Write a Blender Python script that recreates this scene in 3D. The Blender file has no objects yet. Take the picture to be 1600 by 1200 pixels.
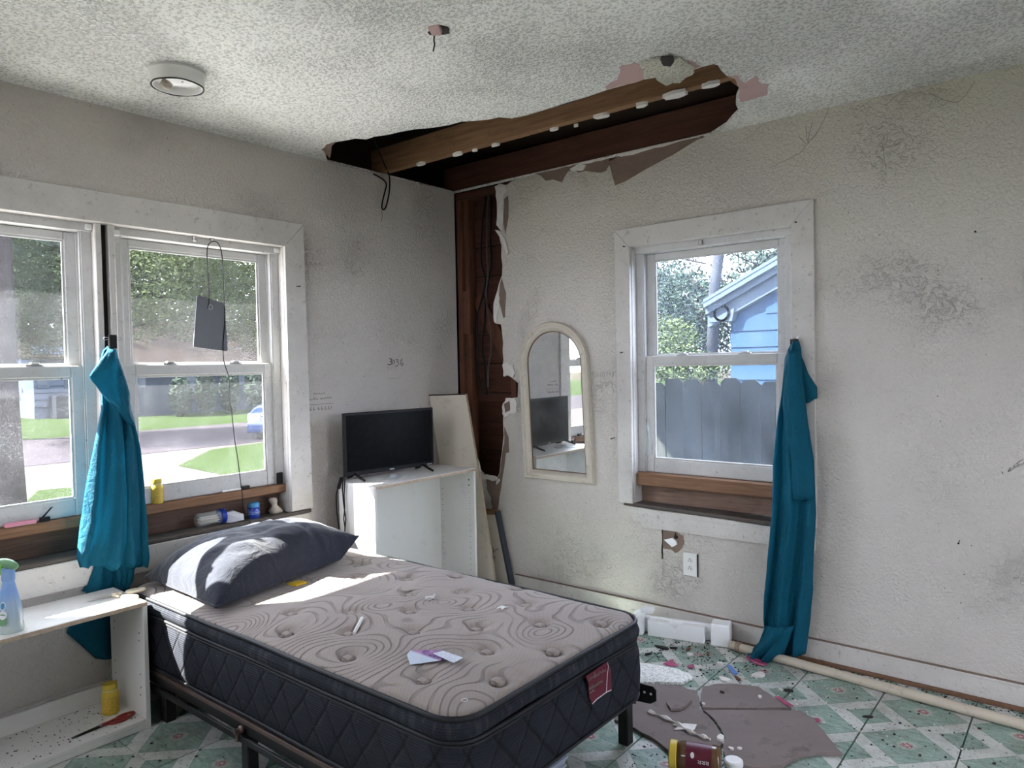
import bpy, bmesh, math, random
from mathutils import Vector, Matrix, noise
from mathutils.geometry import tessellate_polygon

random.seed(11)
scene = bpy.context.scene
COL = scene.collection

# ------------------------------------------------------------------ camera
F_PX, YAW, PITCH, ROLL = 1125.708, 0.6827, -0.0276, -0.0194
CAM = Vector((3.1457, -3.3269, 1.3565))
FWD = Vector((-math.sin(YAW) * math.cos(PITCH), math.cos(YAW) * math.cos(PITCH), math.sin(PITCH)))
_r = FWD.cross(Vector((0, 0, 1))).normalized()
_u = _r.cross(FWD)
RGT = math.cos(ROLL) * _r + math.sin(ROLL) * _u
UPV = -math.sin(ROLL) * _r + math.cos(ROLL) * _u
cam_data = bpy.data.cameras.new('camera')
cam_data.sensor_width = 36.0
cam_data.lens = F_PX * 36.0 / 1600.0
cam_data.clip_start = 0.05
cam_data.clip_end = 300
cam = bpy.data.objects.new('camera', cam_data)
COL.objects.link(cam)
m = Matrix((RGT, UPV, -FWD)).transposed().to_4x4()
m.translation = CAM
cam.matrix_world = m
scene.camera = cam

# ------------------------------------------------------------------ light
world = bpy.data.worlds.new('world')
scene.world = world
world.use_nodes = True
wb = world.node_tree.nodes['Background']
wb.inputs[0].default_value = (0.84, 0.865, 1.0, 1)
wb.inputs[1].default_value = 1.5
sun_data = bpy.data.lights.new('sun', 'SUN')
sun_data.energy = 7.0
sun_data.color = (1.0, 0.94, 0.86)
sun_data.angle = 0.0093
sun = bpy.data.objects.new('sun', sun_data)
COL.objects.link(sun)
SUN_DIR = Vector((1.0, 1.0, -1.25)).normalized()
sun.rotation_euler = SUN_DIR.to_track_quat('-Z', 'Y').to_euler()
sun.location = (-12, -10, 14)
vs = scene.view_settings
scene.display_settings.display_device = 'sRGB'
vs.view_transform = 'Standard'
vs.look = 'None'
vs.exposure = 3.42
vs.gamma = 1.0
vs.use_curve_mapping = False
scene.cycles.max_bounces = 10
scene.cycles.diffuse_bounces = 6
scene.cycles.transparent_max_bounces = 24
scene.cycles.sample_clamp_indirect = 6
scene.cycles.use_denoising = True
scene.cycles.caustics_reflective = False
scene.cycles.caustics_refractive = False

CEIL = 2.44
GROUND = -0.5


def at(px, py, ax, v):
    """point where the sight line of a photo pixel meets the plane ax = v"""
    d = FWD + RGT * ((px - 800) / F_PX) + UPV * ((600 - py) / F_PX)
    i = 'xyz'.index(ax)
    return CAM + d * ((v - CAM[i]) / d[i])


def crop(x0, y0, s):
    return lambda x, y: (x0 + x * s, y0 + y * s)


# ------------------------------------------------------------------ materials
class NT:
    def __init__(self, name):
        self.mat = bpy.data.materials.new(name)
        self.mat.use_nodes = True
        self.t = self.mat.node_tree
        self.b = self.t.nodes['Principled BSDF']
        self.out = self.t.nodes['Material Output']
        tc = self.t.nodes.new('ShaderNodeTexCoord')
        self.co = tc.outputs['Object']
        self.gen = tc.outputs['Generated']

    def set(self, n, k, v):
        if v is None:
            return
        if hasattr(v, 'is_linked'):
            self.t.links.new(v, n.inputs[k])
        else:
            n.inputs[k].default_value = v

    def node(self, typ, ins=None, **props):
        n = self.t.nodes.new(typ)
        for k, v in props.items():
            setattr(n, k, v)
        for k, v in (ins or {}).items():
            self.set(n, k, v)
        return n

    def noise(self, scale, detail=3, rough=0.55, vec=None, dist=0.0):
        n = self.node('ShaderNodeTexNoise', {'Scale': scale, 'Detail': detail, 'Roughness': rough,
                                             'Distortion': dist, 'Vector': vec or self.co})
        return n.outputs['Fac']

    def voro(self, scale, vec=None, feature='F1', rand=1.0):
        n = self.node('ShaderNodeTexVoronoi', {'Scale': scale, 'Randomness': rand, 'Vector': vec or self.co},
                      feature=feature)
        return n.outputs['Distance']

    def math(self, op, a, b=None, c=None, clamp=False):
        n = self.node('ShaderNodeMath', operation=op, use_clamp=clamp)
        for i, v in enumerate((a, b, c)):
            if v is not None:
                self.set(n, i, v)
        return n.outputs[0]

    def rng(self, v, a, b, c=0.0, d=1.0):
        n = self.node('ShaderNodeMapRange', {0: v, 1: a, 2: b, 3: c, 4: d})
        return n.outputs[0]

    def mix(self, f, a, b):
        n = self.node('ShaderNodeMix', data_type='RGBA')
        self.set(n, 0, f)
        for k, v in ((6, a), (7, b)):
            if isinstance(v, (tuple, list)):
                v = (v[0], v[1], v[2], 1)
            self.set(n, k, v)
        return n.outputs[2]

    def mapped(self, scale=(1, 1, 1), rot=(0, 0, 0), loc=(0, 0, 0)):
        n = self.node('ShaderNodeMapping', {'Vector': self.co, 'Scale': scale, 'Rotation': rot, 'Location': loc})
        return n.outputs[0]

    def sep(self, vec=None):
        n = self.node('ShaderNodeSeparateXYZ', {0: vec or self.co})
        return n.outputs[0], n.outputs[1], n.outputs[2]

    def bump(self, h, dist, strength=1.0, normal=None):
        n = self.node('ShaderNodeBump', {'Height': h, 'Distance': dist, 'Strength': strength})
        if normal is not None:
            self.set(n, 'Normal', normal)
        return n.outputs[0]

    def done(self, col=None, rough=None, normal=None, metal=None, spec=None, **kw):
        if col is not None:
            if isinstance(col, (tuple, list)):
                col = (col[0], col[1], col[2], 1)
            self.set(self.b, 'Base Color', col)
        self.set(self.b, 'Roughness', rough)
        self.set(self.b, 'Normal', normal)
        self.set(self.b, 'Metallic', metal)
        self.set(self.b, 'Specular IOR Level', spec)
        for k, v in kw.items():
            self.set(self.b, k.replace('_', ' '), v)
        return self.mat


def sc(c, k):
    return tuple(x * k for x in c)


def simple(name, col, rough=0.6, var=0.12, scale=12, bump=0.0, bscale=80, metal=0.0, spec=0.4, dirt=0.0,
           dirtcol=(0.05, 0.04, 0.03), dscale=9):
    t = NT(name)
    c = t.mix(t.noise(scale, 4), sc(col, 1 - var), sc(col, 1 + var))
    if dirt:
        d = t.rng(t.noise(dscale, 6, 0.7), 0.56, 0.72, 0, dirt)
        c = t.mix(d, c, dirtcol)
    nrm = t.bump(t.noise(bscale, 3), bump) if bump else None
    return t.done(c, rough, nrm, metal, spec)


def wallpaint(name, col, stain=None):
    t = NT(name)
    big = t.noise(1.1, 4, 0.6)
    c = t.mix(t.rng(big, 0.35, 0.7), sc(col, 1.03), sc(col, 0.9))
    if stain:
        z = t.sep()[2]
        f = t.math('MULTIPLY', t.rng(z, 1.5, 2.3), t.rng(t.noise(2.0, 3), 0.3, 0.65))
        c = t.mix(t.math('MULTIPLY', f, 0.8), c, stain)
    # flyspecks and scuffs
    v = t.voro(26)
    sp = t.math('MULTIPLY', t.rng(v, 0.05, 0.09, 1, 0), t.rng(t.noise(3.1, 2), 0.52, 0.6))
    c = t.mix(t.math('MULTIPLY', sp, 0.75), c, (0.05, 0.04, 0.03))
    sm = t.rng(t.noise(7, 7, 0.75), 0.66, 0.78, 0, 0.55)
    c = t.mix(sm, c, (0.16, 0.13, 0.1))
    h1 = t.noise(75, 3, 0.6, dist=0.6)
    h2 = t.math('MULTIPLY', t.rng(t.noise(28, 4, 0.6, dist=1.5), 0.5, 0.62), t.rng(t.noise(2.2, 3), 0.52, 0.66))
    h = t.math('ADD', t.rng(h1, 0.35, 0.65), t.math('MULTIPLY', h2, 2.2))
    return t.done(c, 0.75, t.bump(h, 0.0030, 1.0), spec=0.25)


def trimpaint(name, col=(0.64, 0.615, 0.585), dirt=0.75):
    t = NT(name)
    c = t.mix(t.noise(3, 4), sc(col, 0.9), sc(col, 1.05))
    d = t.rng(t.noise(34, 8, 0.75), 0.57, 0.74, 0, dirt)
    c = t.mix(d, c, (0.09, 0.07, 0.055))
    c = t.mix(t.rng(t.noise(2.3, 6, 0.7), 0.42, 0.72, 0, 0.45), c, sc(col, 0.5))
    c = t.mix(t.rng(t.noise(90, 4, 0.7), 0.66, 0.72, 0, 0.8), c, (0.05, 0.04, 0.035))
    g = t.noise(40, 3, vec=t.mapped((1, 1, 1)))
    return t.done(c, 0.55, t.bump(g, 0.0012, 0.7), spec=0.35)


def wood(name, c1, c2, axis=0, scale=1.0, rough=0.65, dirt=0.0):
    t = NT(name)
    s = [14 * scale] * 3
    s[axis] = 0.9 * scale
    v = t.mapped(tuple(s))
    g = t.noise(3.0, 6, 0.65, vec=v, dist=0.8)
    s2 = [60 * scale] * 3
    s2[axis] = 2.0 * scale
    f = t.noise(3.0, 3, 0.6, vec=t.mapped(tuple(s2)))
    c = t.mix(t.rng(g, 0.3, 0.7), c1, c2)
    c = t.mix(t.rng(f, 0.5, 0.7, 0, 0.45), c, sc(c1, 0.55))
    if dirt:
        c = t.mix(t.rng(t.noise(6, 6, 0.7), 0.55, 0.7, 0, dirt), c, (0.03, 0.022, 0.018))
    return t.done(c, rough, t.bump(f, 0.0008, 0.6), spec=0.25)


M = {}
M['wall'] = wallpaint('wall_paint', (0.63, 0.595, 0.555), (0.62, 0.60, 0.49))
M['wall_l'] = wallpaint('wall_paint_left', (0.60, 0.565, 0.535))
M['trim'] = trimpaint('trim_paint')
M['sash'] = trimpaint('sash_paint', (0.60, 0.595, 0.585), 0.6)


def popcorn(name, col=(0.90, 0.90, 0.87)):
    t = NT(name)
    n1 = t.noise(88, 2, 0.55, dist=0.3)
    n2 = t.noise(190, 3, 0.6)
    smooth = t.rng(t.noise(1.4, 3), 0.42, 0.6, 0.45, 1.0)
    h = t.math('ADD', t.rng(n1, 0.4, 0.62), t.math('MULTIPLY', n2, 0.5))
    c = t.mix(t.rng(n1, 0.38, 0.5), sc(col, 0.66), col)
    c = t.mix(t.rng(t.noise(1.7, 5, 0.7), 0.5, 0.75, 0, 0.25), c, sc(col, 0.8))
    n = t.node('ShaderNodeBump', {'Height': h, 'Distance': 0.009, 'Strength': smooth})
    return t.done(c, 0.9, n.outputs[0], spec=0.1)


M['popcorn'] = popcorn('popcorn_ceiling')
M['popcorn_dirty'] = popcorn('popcorn_ceiling_dirty', (0.74, 0.72, 0.62))
M['pink'] = simple('pink_underpaint', (0.50, 0.34, 0.33), 0.8, 0.1, 8, 0.0008, 60, dirt=0.2)
M['kraft'] = simple('torn_kraft_paper', (0.20, 0.145, 0.115), 0.9, 0.25, 9, 0.002, 50, dirt=0.5, dscale=5)
M['gypsum'] = simple('broken_gypsum', (0.72, 0.69, 0.66), 0.9, 0.15, 40, 0.004, 60, dirt=0.3)
M['board_back'] = simple('plasterboard_back', (0.19, 0.155, 0.145), 0.85, 0.25, 6, 0.0015, 40, dirt=0.75, dscale=11, dirtcol=(0.06, 0.05, 0.047))
M['joist'] = wood('joist_wood', (0.18, 0.095, 0.05), (0.28, 0.16, 0.085), 0, 1.0, 0.75, 0.3)
M['oldwood'] = wood('old_dark_wood', (0.05, 0.02, 0.013), (0.095, 0.04, 0.026), 0, 1.0, 0.8, 0.5)
M['stud'] = wood('stud_wood', (0.075, 0.03, 0.02), (0.14, 0.06, 0.035), 2, 1.0, 0.8, 0.4)
M['rawwood_y'] = wood('raw_pine_y', (0.17, 0.085, 0.045), (0.27, 0.15, 0.085), 1, 1.2, 0.6)
M['rawwood_x'] = wood('raw_pine_x', (0.16, 0.08, 0.045), (0.26, 0.145, 0.085), 0, 1.2, 0.6)
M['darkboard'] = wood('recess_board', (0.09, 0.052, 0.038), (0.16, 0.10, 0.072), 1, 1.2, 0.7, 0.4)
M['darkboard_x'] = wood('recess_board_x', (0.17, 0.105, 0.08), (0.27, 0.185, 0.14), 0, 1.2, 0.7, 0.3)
M['ledge'] = simple('dirty_ledge', (0.10, 0.085, 0.075), 0.85, 0.4, 20, 0.003, 60, dirt=0.5)
M['black'] = simple('black_plastic', (0.005, 0.005, 0.006), 0.4, 0.2, 30, spec=0.25)
M['void'] = simple('dark_cavity', (0.02, 0.014, 0.012), 0.95)
M['metal_black'] = simple('black_bed_steel', (0.012, 0.012, 0.013), 0.45, 0.3, 20, 0.0005, 90, metal=0.3, dirt=0.3,
                          dirtcol=(0.12, 0.085, 0.07))
M['metal_grey'] = simple('dull_steel', (0.42, 0.42, 0.42), 0.4, 0.2, 20, metal=0.9)
M['rust'] = simple('rusty_rail', (0.12, 0.085, 0.075), 0.5, 0.35, 25, 0.001, 60, metal=0.35, dirt=0.4)
M['white_lam'] = simple('white_laminate', (0.70, 0.69, 0.665), 0.42, 0.05, 4, 0.0003, 30, dirt=0.12, dscale=14)
M['chip_edge'] = simple('chipped_board_edge', (0.42, 0.33, 0.25), 0.85, 0.4, 40, 0.002, 80, dirt=0.4, dscale=30)
M['cream_lam'] = simple('cream_panel', (0.58, 0.53, 0.45), 0.55, 0.08, 6, 0.0004, 40, dirt=0.25, dscale=10)
M['styro'] = simple('white_foam', (0.9000, 0.9100, 0.9300), 0.8, 0.04, 10, 0.0015, 140, dirt=0.08)
M['white_plastic'] = simple('white_plastic', (0.75, 0.75, 0.74), 0.35, 0.05, 6)
M['paper'] = simple('paper', (0.72, 0.72, 0.74), 0.7, 0.04, 20)
M['bone'] = simple('bone_plastic', (0.70, 0.64, 0.50), 0.4, 0.06, 12)
M['ink'] = simple('marker_ink', (0.015, 0.014, 0.014), 0.7)
M['faint_ink'] = simple('faint_pencil', (0.28, 0.26, 0.24), 0.8)
M['yellow'] = simple('yellow_plastic', (0.62, 0.40, 0.02), 0.35, 0.06, 8)
M['yellow_cap'] = simple('yellow_cap', (0.60, 0.44, 0.05), 0.4, 0.06, 8)
M['maroon'] = simple('maroon_print', (0.1000, 0.0050, 0.0220), 0.45, 0.1, 10)
M['blue_plastic'] = simple('cobalt_plastic', (0.012, 0.04, 0.30), 0.3, 0.1, 10)
M['blue_lid'] = simple('sky_blue_lid', (0.06, 0.27, 0.50), 0.35, 0.1, 10)
M['pinkwrap'] = simple('pink_wrapper', (0.36, 0.055, 0.14), 0.4, 0.7, 120)
M['pinkphone'] = simple('pink_case', (0.62, 0.25, 0.33), 0.35, 0.1, 20)
M['red_handle'] = simple('red_handle', (0.22, 0.02, 0.015), 0.4, 0.1, 20)
M['green_plastic'] = simple('green_trigger', (0.16, 0.33, 0.17), 0.35, 0.1, 10)
M['green_bright'] = simple('lime_trigger', (0.25, 0.62, 0.06), 0.35, 0.1, 10)
M['stone'] = simple('pale_lump', (0.42, 0.37, 0.32), 0.85, 0.25, 14, 0.003, 60, dirt=0.3)
M['grout'] = simple('tile_joint', (0.10, 0.15, 0.125), 0.8, 0.3, 30)
M['grey_pad'] = simple('grey_antenna_panel', (0.15, 0.158, 0.178), 0.55, 0.08, 10, 0.0003, 200)
M['wire_black'] = simple('black_cable', (0.006, 0.0055, 0.0055), 0.5, spec=0.2)
M['wire_grey'] = simple('grey_cable', (0.07, 0.065, 0.06), 0.5)
M['pipe'] = simple('old_plastic_pipe', (0.53, 0.47, 0.38), 0.5, 0.12, 14, 0.0006, 60, dirt=0.5, dscale=16)
M['pipe_ring'] = simple('pipe_collar', (0.33, 0.25, 0.19), 0.6, 0.2, 14, dirt=0.4)
M['debris_dark'] = simple('charred_bits', (0.035, 0.03, 0.028), 0.95, 0.5, 30)
M['debris_brown'] = simple('brown_bits', (0.16, 0.085, 0.05), 0.9, 0.4, 30)
M['tub'] = simple('grey_plastic_tub', (0.30, 0.33, 0.40), 0.35, 0.08, 8)
M['mirror_frame'] = simple('antique_white_frame', (0.60, 0.55, 0.47), 0.6, 0.14, 18, 0.0015, 60, dirt=0.4, dscale=18)


def fabric_curtain():
    t = NT('teal_curtain_cloth')
    c = t.mix(t.noise(9, 4), (0.003, 0.082, 0.145), (0.006, 0.13, 0.21))
    c = t.mix(t.rng(t.noise(30, 5, 0.7), 0.6, 0.75, 0, 0.3), c, (0.05, 0.26, 0.33))
    h = t.math('ADD', t.noise(28, 4, 0.6, dist=0.8), t.math('MULTIPLY', t.noise(400, 2), 0.15))
    m_ = t.done(c, 0.7, t.bump(h, 0.013, 0.9), spec=0.2)
    b = t.node('ShaderNodeBsdfTranslucent', {'Color': (0.01, 0.30, 0.42, 1)})
    mx = t.node('ShaderNodeMixShader', {0: 0.22})
    t.t.links.new(t.b.outputs[0], mx.inputs[1])
    t.t.links.new(b.outputs[0], mx.inputs[2])
    t.t.links.new(mx.outputs[0], t.out.inputs[0])
    return m_


M['curtain'] = fabric_curtain()


def pane_mat(name, dust, tint=(0.95, 0.97, 0.97), dcol=(0.8, 0.85, 0.9)):
    t = NT(name)
    tr = t.node('ShaderNodeBsdfTransparent', {'Color': (*tint, 1)})
    df = t.node('ShaderNodeBsdfDiffuse', {'Color': (*dcol, 1)})
    tl = t.node('ShaderNodeBsdfTranslucent', {'Color': (*dcol, 1)})
    dm = t.node('ShaderNodeMixShader', {0: 0.6})
    t.t.links.new(df.outputs[0], dm.inputs[1])
    t.t.links.new(tl.outputs[0], dm.inputs[2])
    base = t.rng(t.noise(3, 4), 0.3, 0.75, dust * 0.4, dust)
    speck = t.math('MULTIPLY', t.rng(t.noise(210, 3, 0.65), 0.58, 0.66, 0, dust * 7), t.rng(t.noise(6, 4), 0.35, 0.65, 0.15, 1))
    smear = t.rng(t.noise(5, 6, 0.7, vec=t.mapped((3, 3, 0.6))), 0.55, 0.8, 0, dust * 1.2)
    fac = t.math('ADD', t.math('ADD', base, speck), smear, clamp=True)
    mx = t.node('ShaderNodeMixShader', {0: fac})
    t.t.links.new(tr.outputs[0], mx.inputs[1])
    t.t.links.new(dm.outputs[0], mx.inputs[2])
    gl = t.node('ShaderNodeBsdfGlossy', {'Roughness': 0.02})
    m2 = t.node('ShaderNodeMixShader', {0: 0.006})
    t.t.links.new(mx.outputs[0], m2.inputs[1])
    t.t.links.new(gl.outputs[0], m2.inputs[2])
    t.t.links.new(m2.outputs[0], t.out.inputs[0])
    return t.mat


M['pane'] = pane_mat('dusty_glass', 0.014)
M['pane_back'] = pane_mat('hazy_glass', 0.03, (0.90, 0.95, 1.0), (0.7, 0.82, 0.95))


def clear_mat(name, col, frac):
    t = NT(name)
    tr = t.node('ShaderNodeBsdfTransparent', {'Color': (*col, 1)})
    t.done(col, 0.12)
    mx = t.node('ShaderNodeMixShader', {0: frac})
    t.t.links.new(tr.outputs[0], mx.inputs[1])
    t.t.links.new(t.b.outputs[0], mx.inputs[2])
    t.t.links.new(mx.outputs[0], t.out.inputs[0])
    return t.mat


M['clear'] = clear_mat('clear_plastic', (0.9, 0.92, 0.93), 0.22)
M['clear_brown'] = clear_mat('brown_jar_plastic', (0.16, 0.09, 0.045), 0.75)


def mirror_mat():
    t = NT('old_mirror_glass')
    gl = t.node('ShaderNodeBsdfGlossy', {'Roughness': 0.015, 'Color': (0.84, 0.86, 0.86, 1)})
    df = t.node('ShaderNodeBsdfDiffuse', {'Color': (0.5, 0.53, 0.54, 1)})
    z = t.noise(5, 5, 0.7)
    fac = t.math('ADD', t.rng(z, 0.4, 0.75, 0.04, 0.28),
                 t.math('MULTIPLY', t.rng(t.noise(160, 2), 0.64, 0.72), 0.2))
    mx = t.node('ShaderNodeMixShader', {0: fac})
    t.t.links.new(gl.outputs[0], mx.inputs[1])
    t.t.links.new(df.outputs[0], mx.inputs[2])
    t.t.links.new(mx.outputs[0], t.out.inputs[0])
    return t.mat


M['mirror'] = mirror_mat()


def screen_mat():
    t = NT('dark_screen')
    c = t.mix(t.rng(t.noise(30, 5), 0.45, 0.7), (0.0015, 0.0017, 0.002), (0.004, 0.0045, 0.005))
    return t.done(c, 0.3, spec=0.08)


M['screen'] = screen_mat()


def tile_mat():
    """12 inch vinyl tile: green marbled diamond with a rose, pale bands, green corners"""
    t = NT('green_star_tile')
    x, y, z = t.sep()
    H = 0.1524
    ax = t.math('DIVIDE', t.math('ABSOLUTE', x), H)
    ay = t.math('DIVIDE', t.math('ABSOLUTE', y), H)
    s = t.math('ADD', ax, ay)
    geo = t.node('ShaderNodeObjectInfo').outputs['Location']
    wco = t.node('ShaderNodeVectorMath', {0: t.co, 1: geo}, operation='ADD').outputs[0]
    marb = t.noise(14, 6, 0.65, vec=t.node('ShaderNodeMapping', {'Vector': wco, 'Rotation': (0, 0, 0.7),
                                                               'Scale': (1, 3, 1)}).outputs[0], dist=1.2)
    green = t.mix(t.rng(marb, 0.3, 0.72), (0.13, 0.24, 0.19), (0.40, 0.50, 0.44))
    pale = t.mix(t.noise(9, 4, vec=wco), (0.50, 0.53, 0.50), (0.62, 0.63, 0.60))
    inner = t.rng(s, 0.955, 0.965)
    corner = t.rng(s, 1.50, 1.51)
    c = t.mix(inner, green, pale)
    c = t.mix(corner, c, t.mix(0.25, green, (0.12, 0.2, 0.16)))
    # fine printed outlines
    for k in (0.955, 1.50):
        ln = t.rng(t.math('ABSOLUTE', t.math('SUBTRACT', s, k)), 0.008, 0.02, 0.7, 0)
        c = t.mix(ln, c, (0.10, 0.17, 0.13))
    # rose
    r = t.math('POWER', t.math('ADD', t.math('POWER', x, 2), t.math('POWER', y, 2)), 0.5)
    wob = t.math('MULTIPLY', t.math('SUBTRACT', t.noise(60, 2), 0.5), 0.02)
    rr = t.math('ADD', r, wob)
    c = t.mix(t.rng(rr, 0.028, 0.034, 0.65, 0), c, (0.50, 0.53, 0.47))
    petal = t.math('MULTIPLY', t.rng(rr, 0.017, 0.022, 1, 0), t.rng(t.noise(110, 2), 0.35, 0.5))
    c = t.mix(petal, c, (0.36, 0.085, 0.12))
    c = t.mix(t.rng(rr, 0.004, 0.007, 1, 0), c, (0.62, 0.55, 0.5))
    # grime
    g = t.rng(t.noise(5, 7, 0.75, vec=wco), 0.44, 0.72, 0, 0.7)
    c = t.mix(g, c, (0.13, 0.12, 0.10))
    sp = t.rng(t.noise(70, 4, 0.7, vec=wco), 0.58, 0.67, 0, 0.85)
    c = t.mix(sp, c, (0.055, 0.05, 0.04))
    return t.done(c, 0.42, t.bump(t.noise(40, 3, vec=wco), 0.0008, 0.5), spec=0.4)


M['tile'] = tile_mat()


def mattress_top_mat():
    t = NT('quilted_knit_top')
    nz = t.node('ShaderNodeTexNoise', {'Scale': 2.4, 'Detail': 1.5, 'Vector': t.co})
    off = t.node('ShaderNodeVectorMath', {0: nz.outputs['Color'], 1: (0.22, 0.22, 0)}, operation='MULTIPLY').outputs[0]
    v2 = t.node('ShaderNodeVectorMath', {0: t.co, 1: off}, operation='ADD').outputs[0]
    flat = t.node('ShaderNodeVectorMath', {0: v2, 1: (1, 1, 0)}, operation='MULTIPLY').outputs[0]
    d = t.voro(3.4, vec=flat, feature='SMOOTH_F1')
    ring = t.math('SINE', t.math('MULTIPLY', d, 118))
    groove = t.rng(ring, -1, -0.62, 0, 1)
    gate = t.rng(t.noise(4.5, 2), 0.38, 0.50)
    groove = t.math('MAXIMUM', groove, t.math('SUBTRACT', 1, gate))
    rib = t.math('SINE', t.math('MULTIPLY', t.math('ADD', t.math('MULTIPLY', t.sep(v2)[0], 420),
                                                 t.math('MULTIPLY', t.sep(v2)[1], 260)), 1.0))
    c = t.mix(t.noise(3, 5, 0.65), (0.245, 0.205, 0.19), (0.345, 0.30, 0.28))
    c = t.mix(t.rng(groove, 0, 1, 0.5, 0), c, (0.11, 0.092, 0.088))
    c = t.mix(t.math('MULTIPLY', t.rng(rib, -1, 1), 0.12), c, (0.19, 0.165, 0.155))
    c = t.mix(t.rng(t.noise(2.6, 5, 0.7), 0.55, 0.75, 0, 0.4), c, (0.16, 0.105, 0.085))
    h = t.math('ADD', t.math('MULTIPLY', groove, 1.0), t.math('MULTIPLY', rib, 0.05))
    return t.done(c, 0.9, t.bump(h, 0.0045, 0.9), spec=0.1, Sheen_Weight=0.15)


M['mat_top'] = mattress_top_mat()


def mattress_side_mat(name, quilt):
    t = NT(name)
    x, y, z = t.sep()
    rib = t.math('SINE', t.math('MULTIPLY', z, 900))
    c = t.mix(t.noise(12, 4), (0.009, 0.0105, 0.016), (0.02, 0.023, 0.033))
    c = t.mix(t.math('MULTIPLY', t.rng(rib, 0, 1), 0.35), c, (0.04, 0.043, 0.055))
    h = t.math('MULTIPLY', rib, 0.12)
    if quilt:
        u = t.math('ADD', x, t.math('MULTIPLY', y, 0.9))
        wob = t.math('MULTIPLY', t.noise(9, 2), 0.03)
        for s in (1, -1):
            a = t.math('ADD', t.math('ADD', u, t.math('MULTIPLY', z, 0.75 * s)), wob)
            fr = t.math('ABSOLUTE', t.math('SUBTRACT', t.math('FRACT', t.math('MULTIPLY', a, 9.0)), 0.5))
            ln = t.rng(fr, 0.0, 0.10, 1, 0)
            h = t.math('SUBTRACT', h, ln)
            c = t.mix(t.math('MULTIPLY', ln, 0.6), c, (0.004, 0.004, 0.006))
    else:
        v = t.noise(26, 3, vec=t.mapped((1.6, 1.6, 0.25)))
        c = t.mix(t.rng(v, 0.48, 0.6, 0, 0.5), c, (0.05, 0.053, 0.065))
    c = t.mix(t.rng(t.noise(35, 5, 0.7), 0.66, 0.74, 0, 0.5), c, (0.25, 0.25, 0.26))
    return t.done(c, 0.85, t.bump(h, 0.006, 0.8), spec=0.2)


M['mat_side'] = mattress_side_mat('charcoal_quilted_border', True)
M['mat_gusset'] = mattress_side_mat('charcoal_gusset', False)
M['piping'] = simple('dark_piping', (0.007, 0.008, 0.012), 0.6, 0.3, 30)


def pillow_mat():
    t = NT('slate_pillow_cloth')
    c = t.mix(t.noise(5, 5), (0.011, 0.0135, 0.024), (0.021, 0.0255, 0.042))
    c = t.mix(t.rng(t.noise(45, 6, 0.75), 0.56, 0.72, 0, 0.3), c, (0.07, 0.078, 0.10))
    h = t.math('ADD', t.math('MULTIPLY', t.noise(14, 4, 0.55, dist=1.2), 1.0), t.math('MULTIPLY', t.noise(300, 2), 0.05))
    return t.done(c, 0.8, t.bump(h, 0.012, 0.6), spec=0.2, Sheen_Weight=0.2)


M['pillow'] = pillow_mat()

# outdoor materials
M['leaf_a'] = simple('leaf_green', (0.0270, 0.0370, 0.0200), 0.6, 0.5, 0.9, spec=0.3)
M['leaf_b'] = simple('leaf_light', (0.0430, 0.0550, 0.0250), 0.6, 0.45, 0.9, spec=0.3)
M['leaf_c'] = simple('leaf_blue_green', (0.0260, 0.0370, 0.0280), 0.6, 0.5, 0.9, spec=0.3)
M['bark'] = simple('bark', (0.0200, 0.0180, 0.0180), 0.95, 0.4, 8, 0.03, 10)
M['bark_red'] = simple('pale_bark', (0.0500, 0.0340, 0.0280), 0.95, 0.35, 6, 0.02, 10)
M['asphalt'] = simple('pale_asphalt', (0.0280, 0.0245, 0.0280), 0.95, 0.2, 0.6, 0.01, 20)
M['gravel'] = simple('pale_gravel', (0.0460, 0.0400, 0.0385), 0.95, 0.6, 9, 0.02, 14)
M['grass'] = simple('lawn', (0.0160, 0.0250, 0.0085), 0.95, 0.7, 7, 0.03, 30)
M['dirt'] = simple('yard_earth', (0.0300, 0.0260, 0.0200), 0.95, 0.4, 1.5, 0.03, 10)
M['fence'] = wood('weathered_fence', (0.0220, 0.0240, 0.0210), (0.0460, 0.0480, 0.0420), 2, 0.8, 0.9, 0.3)
M['siding_blue'] = simple('pale_blue_siding', (0.0160, 0.0300, 0.0540), 0.7, 0.06, 2)
M['house_trim'] = simple('house_trim', (0.0420, 0.0530, 0.0680), 0.6, 0.06, 2)
M['siding_grey'] = simple('grey_house_wall', (0.0160, 0.0210, 0.0300), 0.8, 0.12, 1)
M['siding_white'] = simple('white_siding', (0.0450, 0.0550, 0.0750), 0.8, 0.08, 1)
M['roof_brown'] = simple('brown_shingles', (0.0160, 0.0125, 0.0110), 0.95, 0.25, 3, 0.02, 8)
M['house_glass'] = simple('dark_house_glass', (0.0360, 0.0432, 0.0576), 0.15)
M['car_paint'] = simple('dark_blue_car_paint', (0.0086, 0.0216, 0.0792), 0.2, 0.05, 2, spec=0.6)
M['chrome'] = simple('chrome', (0.4320, 0.4320, 0.4464), 0.15, 0.05, 4, metal=1.0)
M['tyre'] = simple('tyre', (0.0144, 0.0144, 0.0144), 0.8)
M['headlamp'] = simple('headlamp_lens', (0.4320, 0.4464, 0.4680), 0.1)
M['utility'] = simple('utility_pole_wood', (0.0288, 0.0302, 0.0360), 0.9, 0.3, 4)
for _k in ('leaf_a', 'leaf_b', 'leaf_c', 'bark', 'bark_red', 'asphalt', 'gravel', 'grass', 'dirt', 'fence', 'siding_blue', 'house_trim', 'siding_grey', 'siding_white', 'roof_brown', 'utility'):
    M[_k].node_tree.nodes['Principled BSDF'].inputs['Specular IOR Level'].default_value = 0.0
M['roofing'] = simple('roof_deck', (0.06, 0.04, 0.03), 0.95, 0.3, 6)


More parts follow.
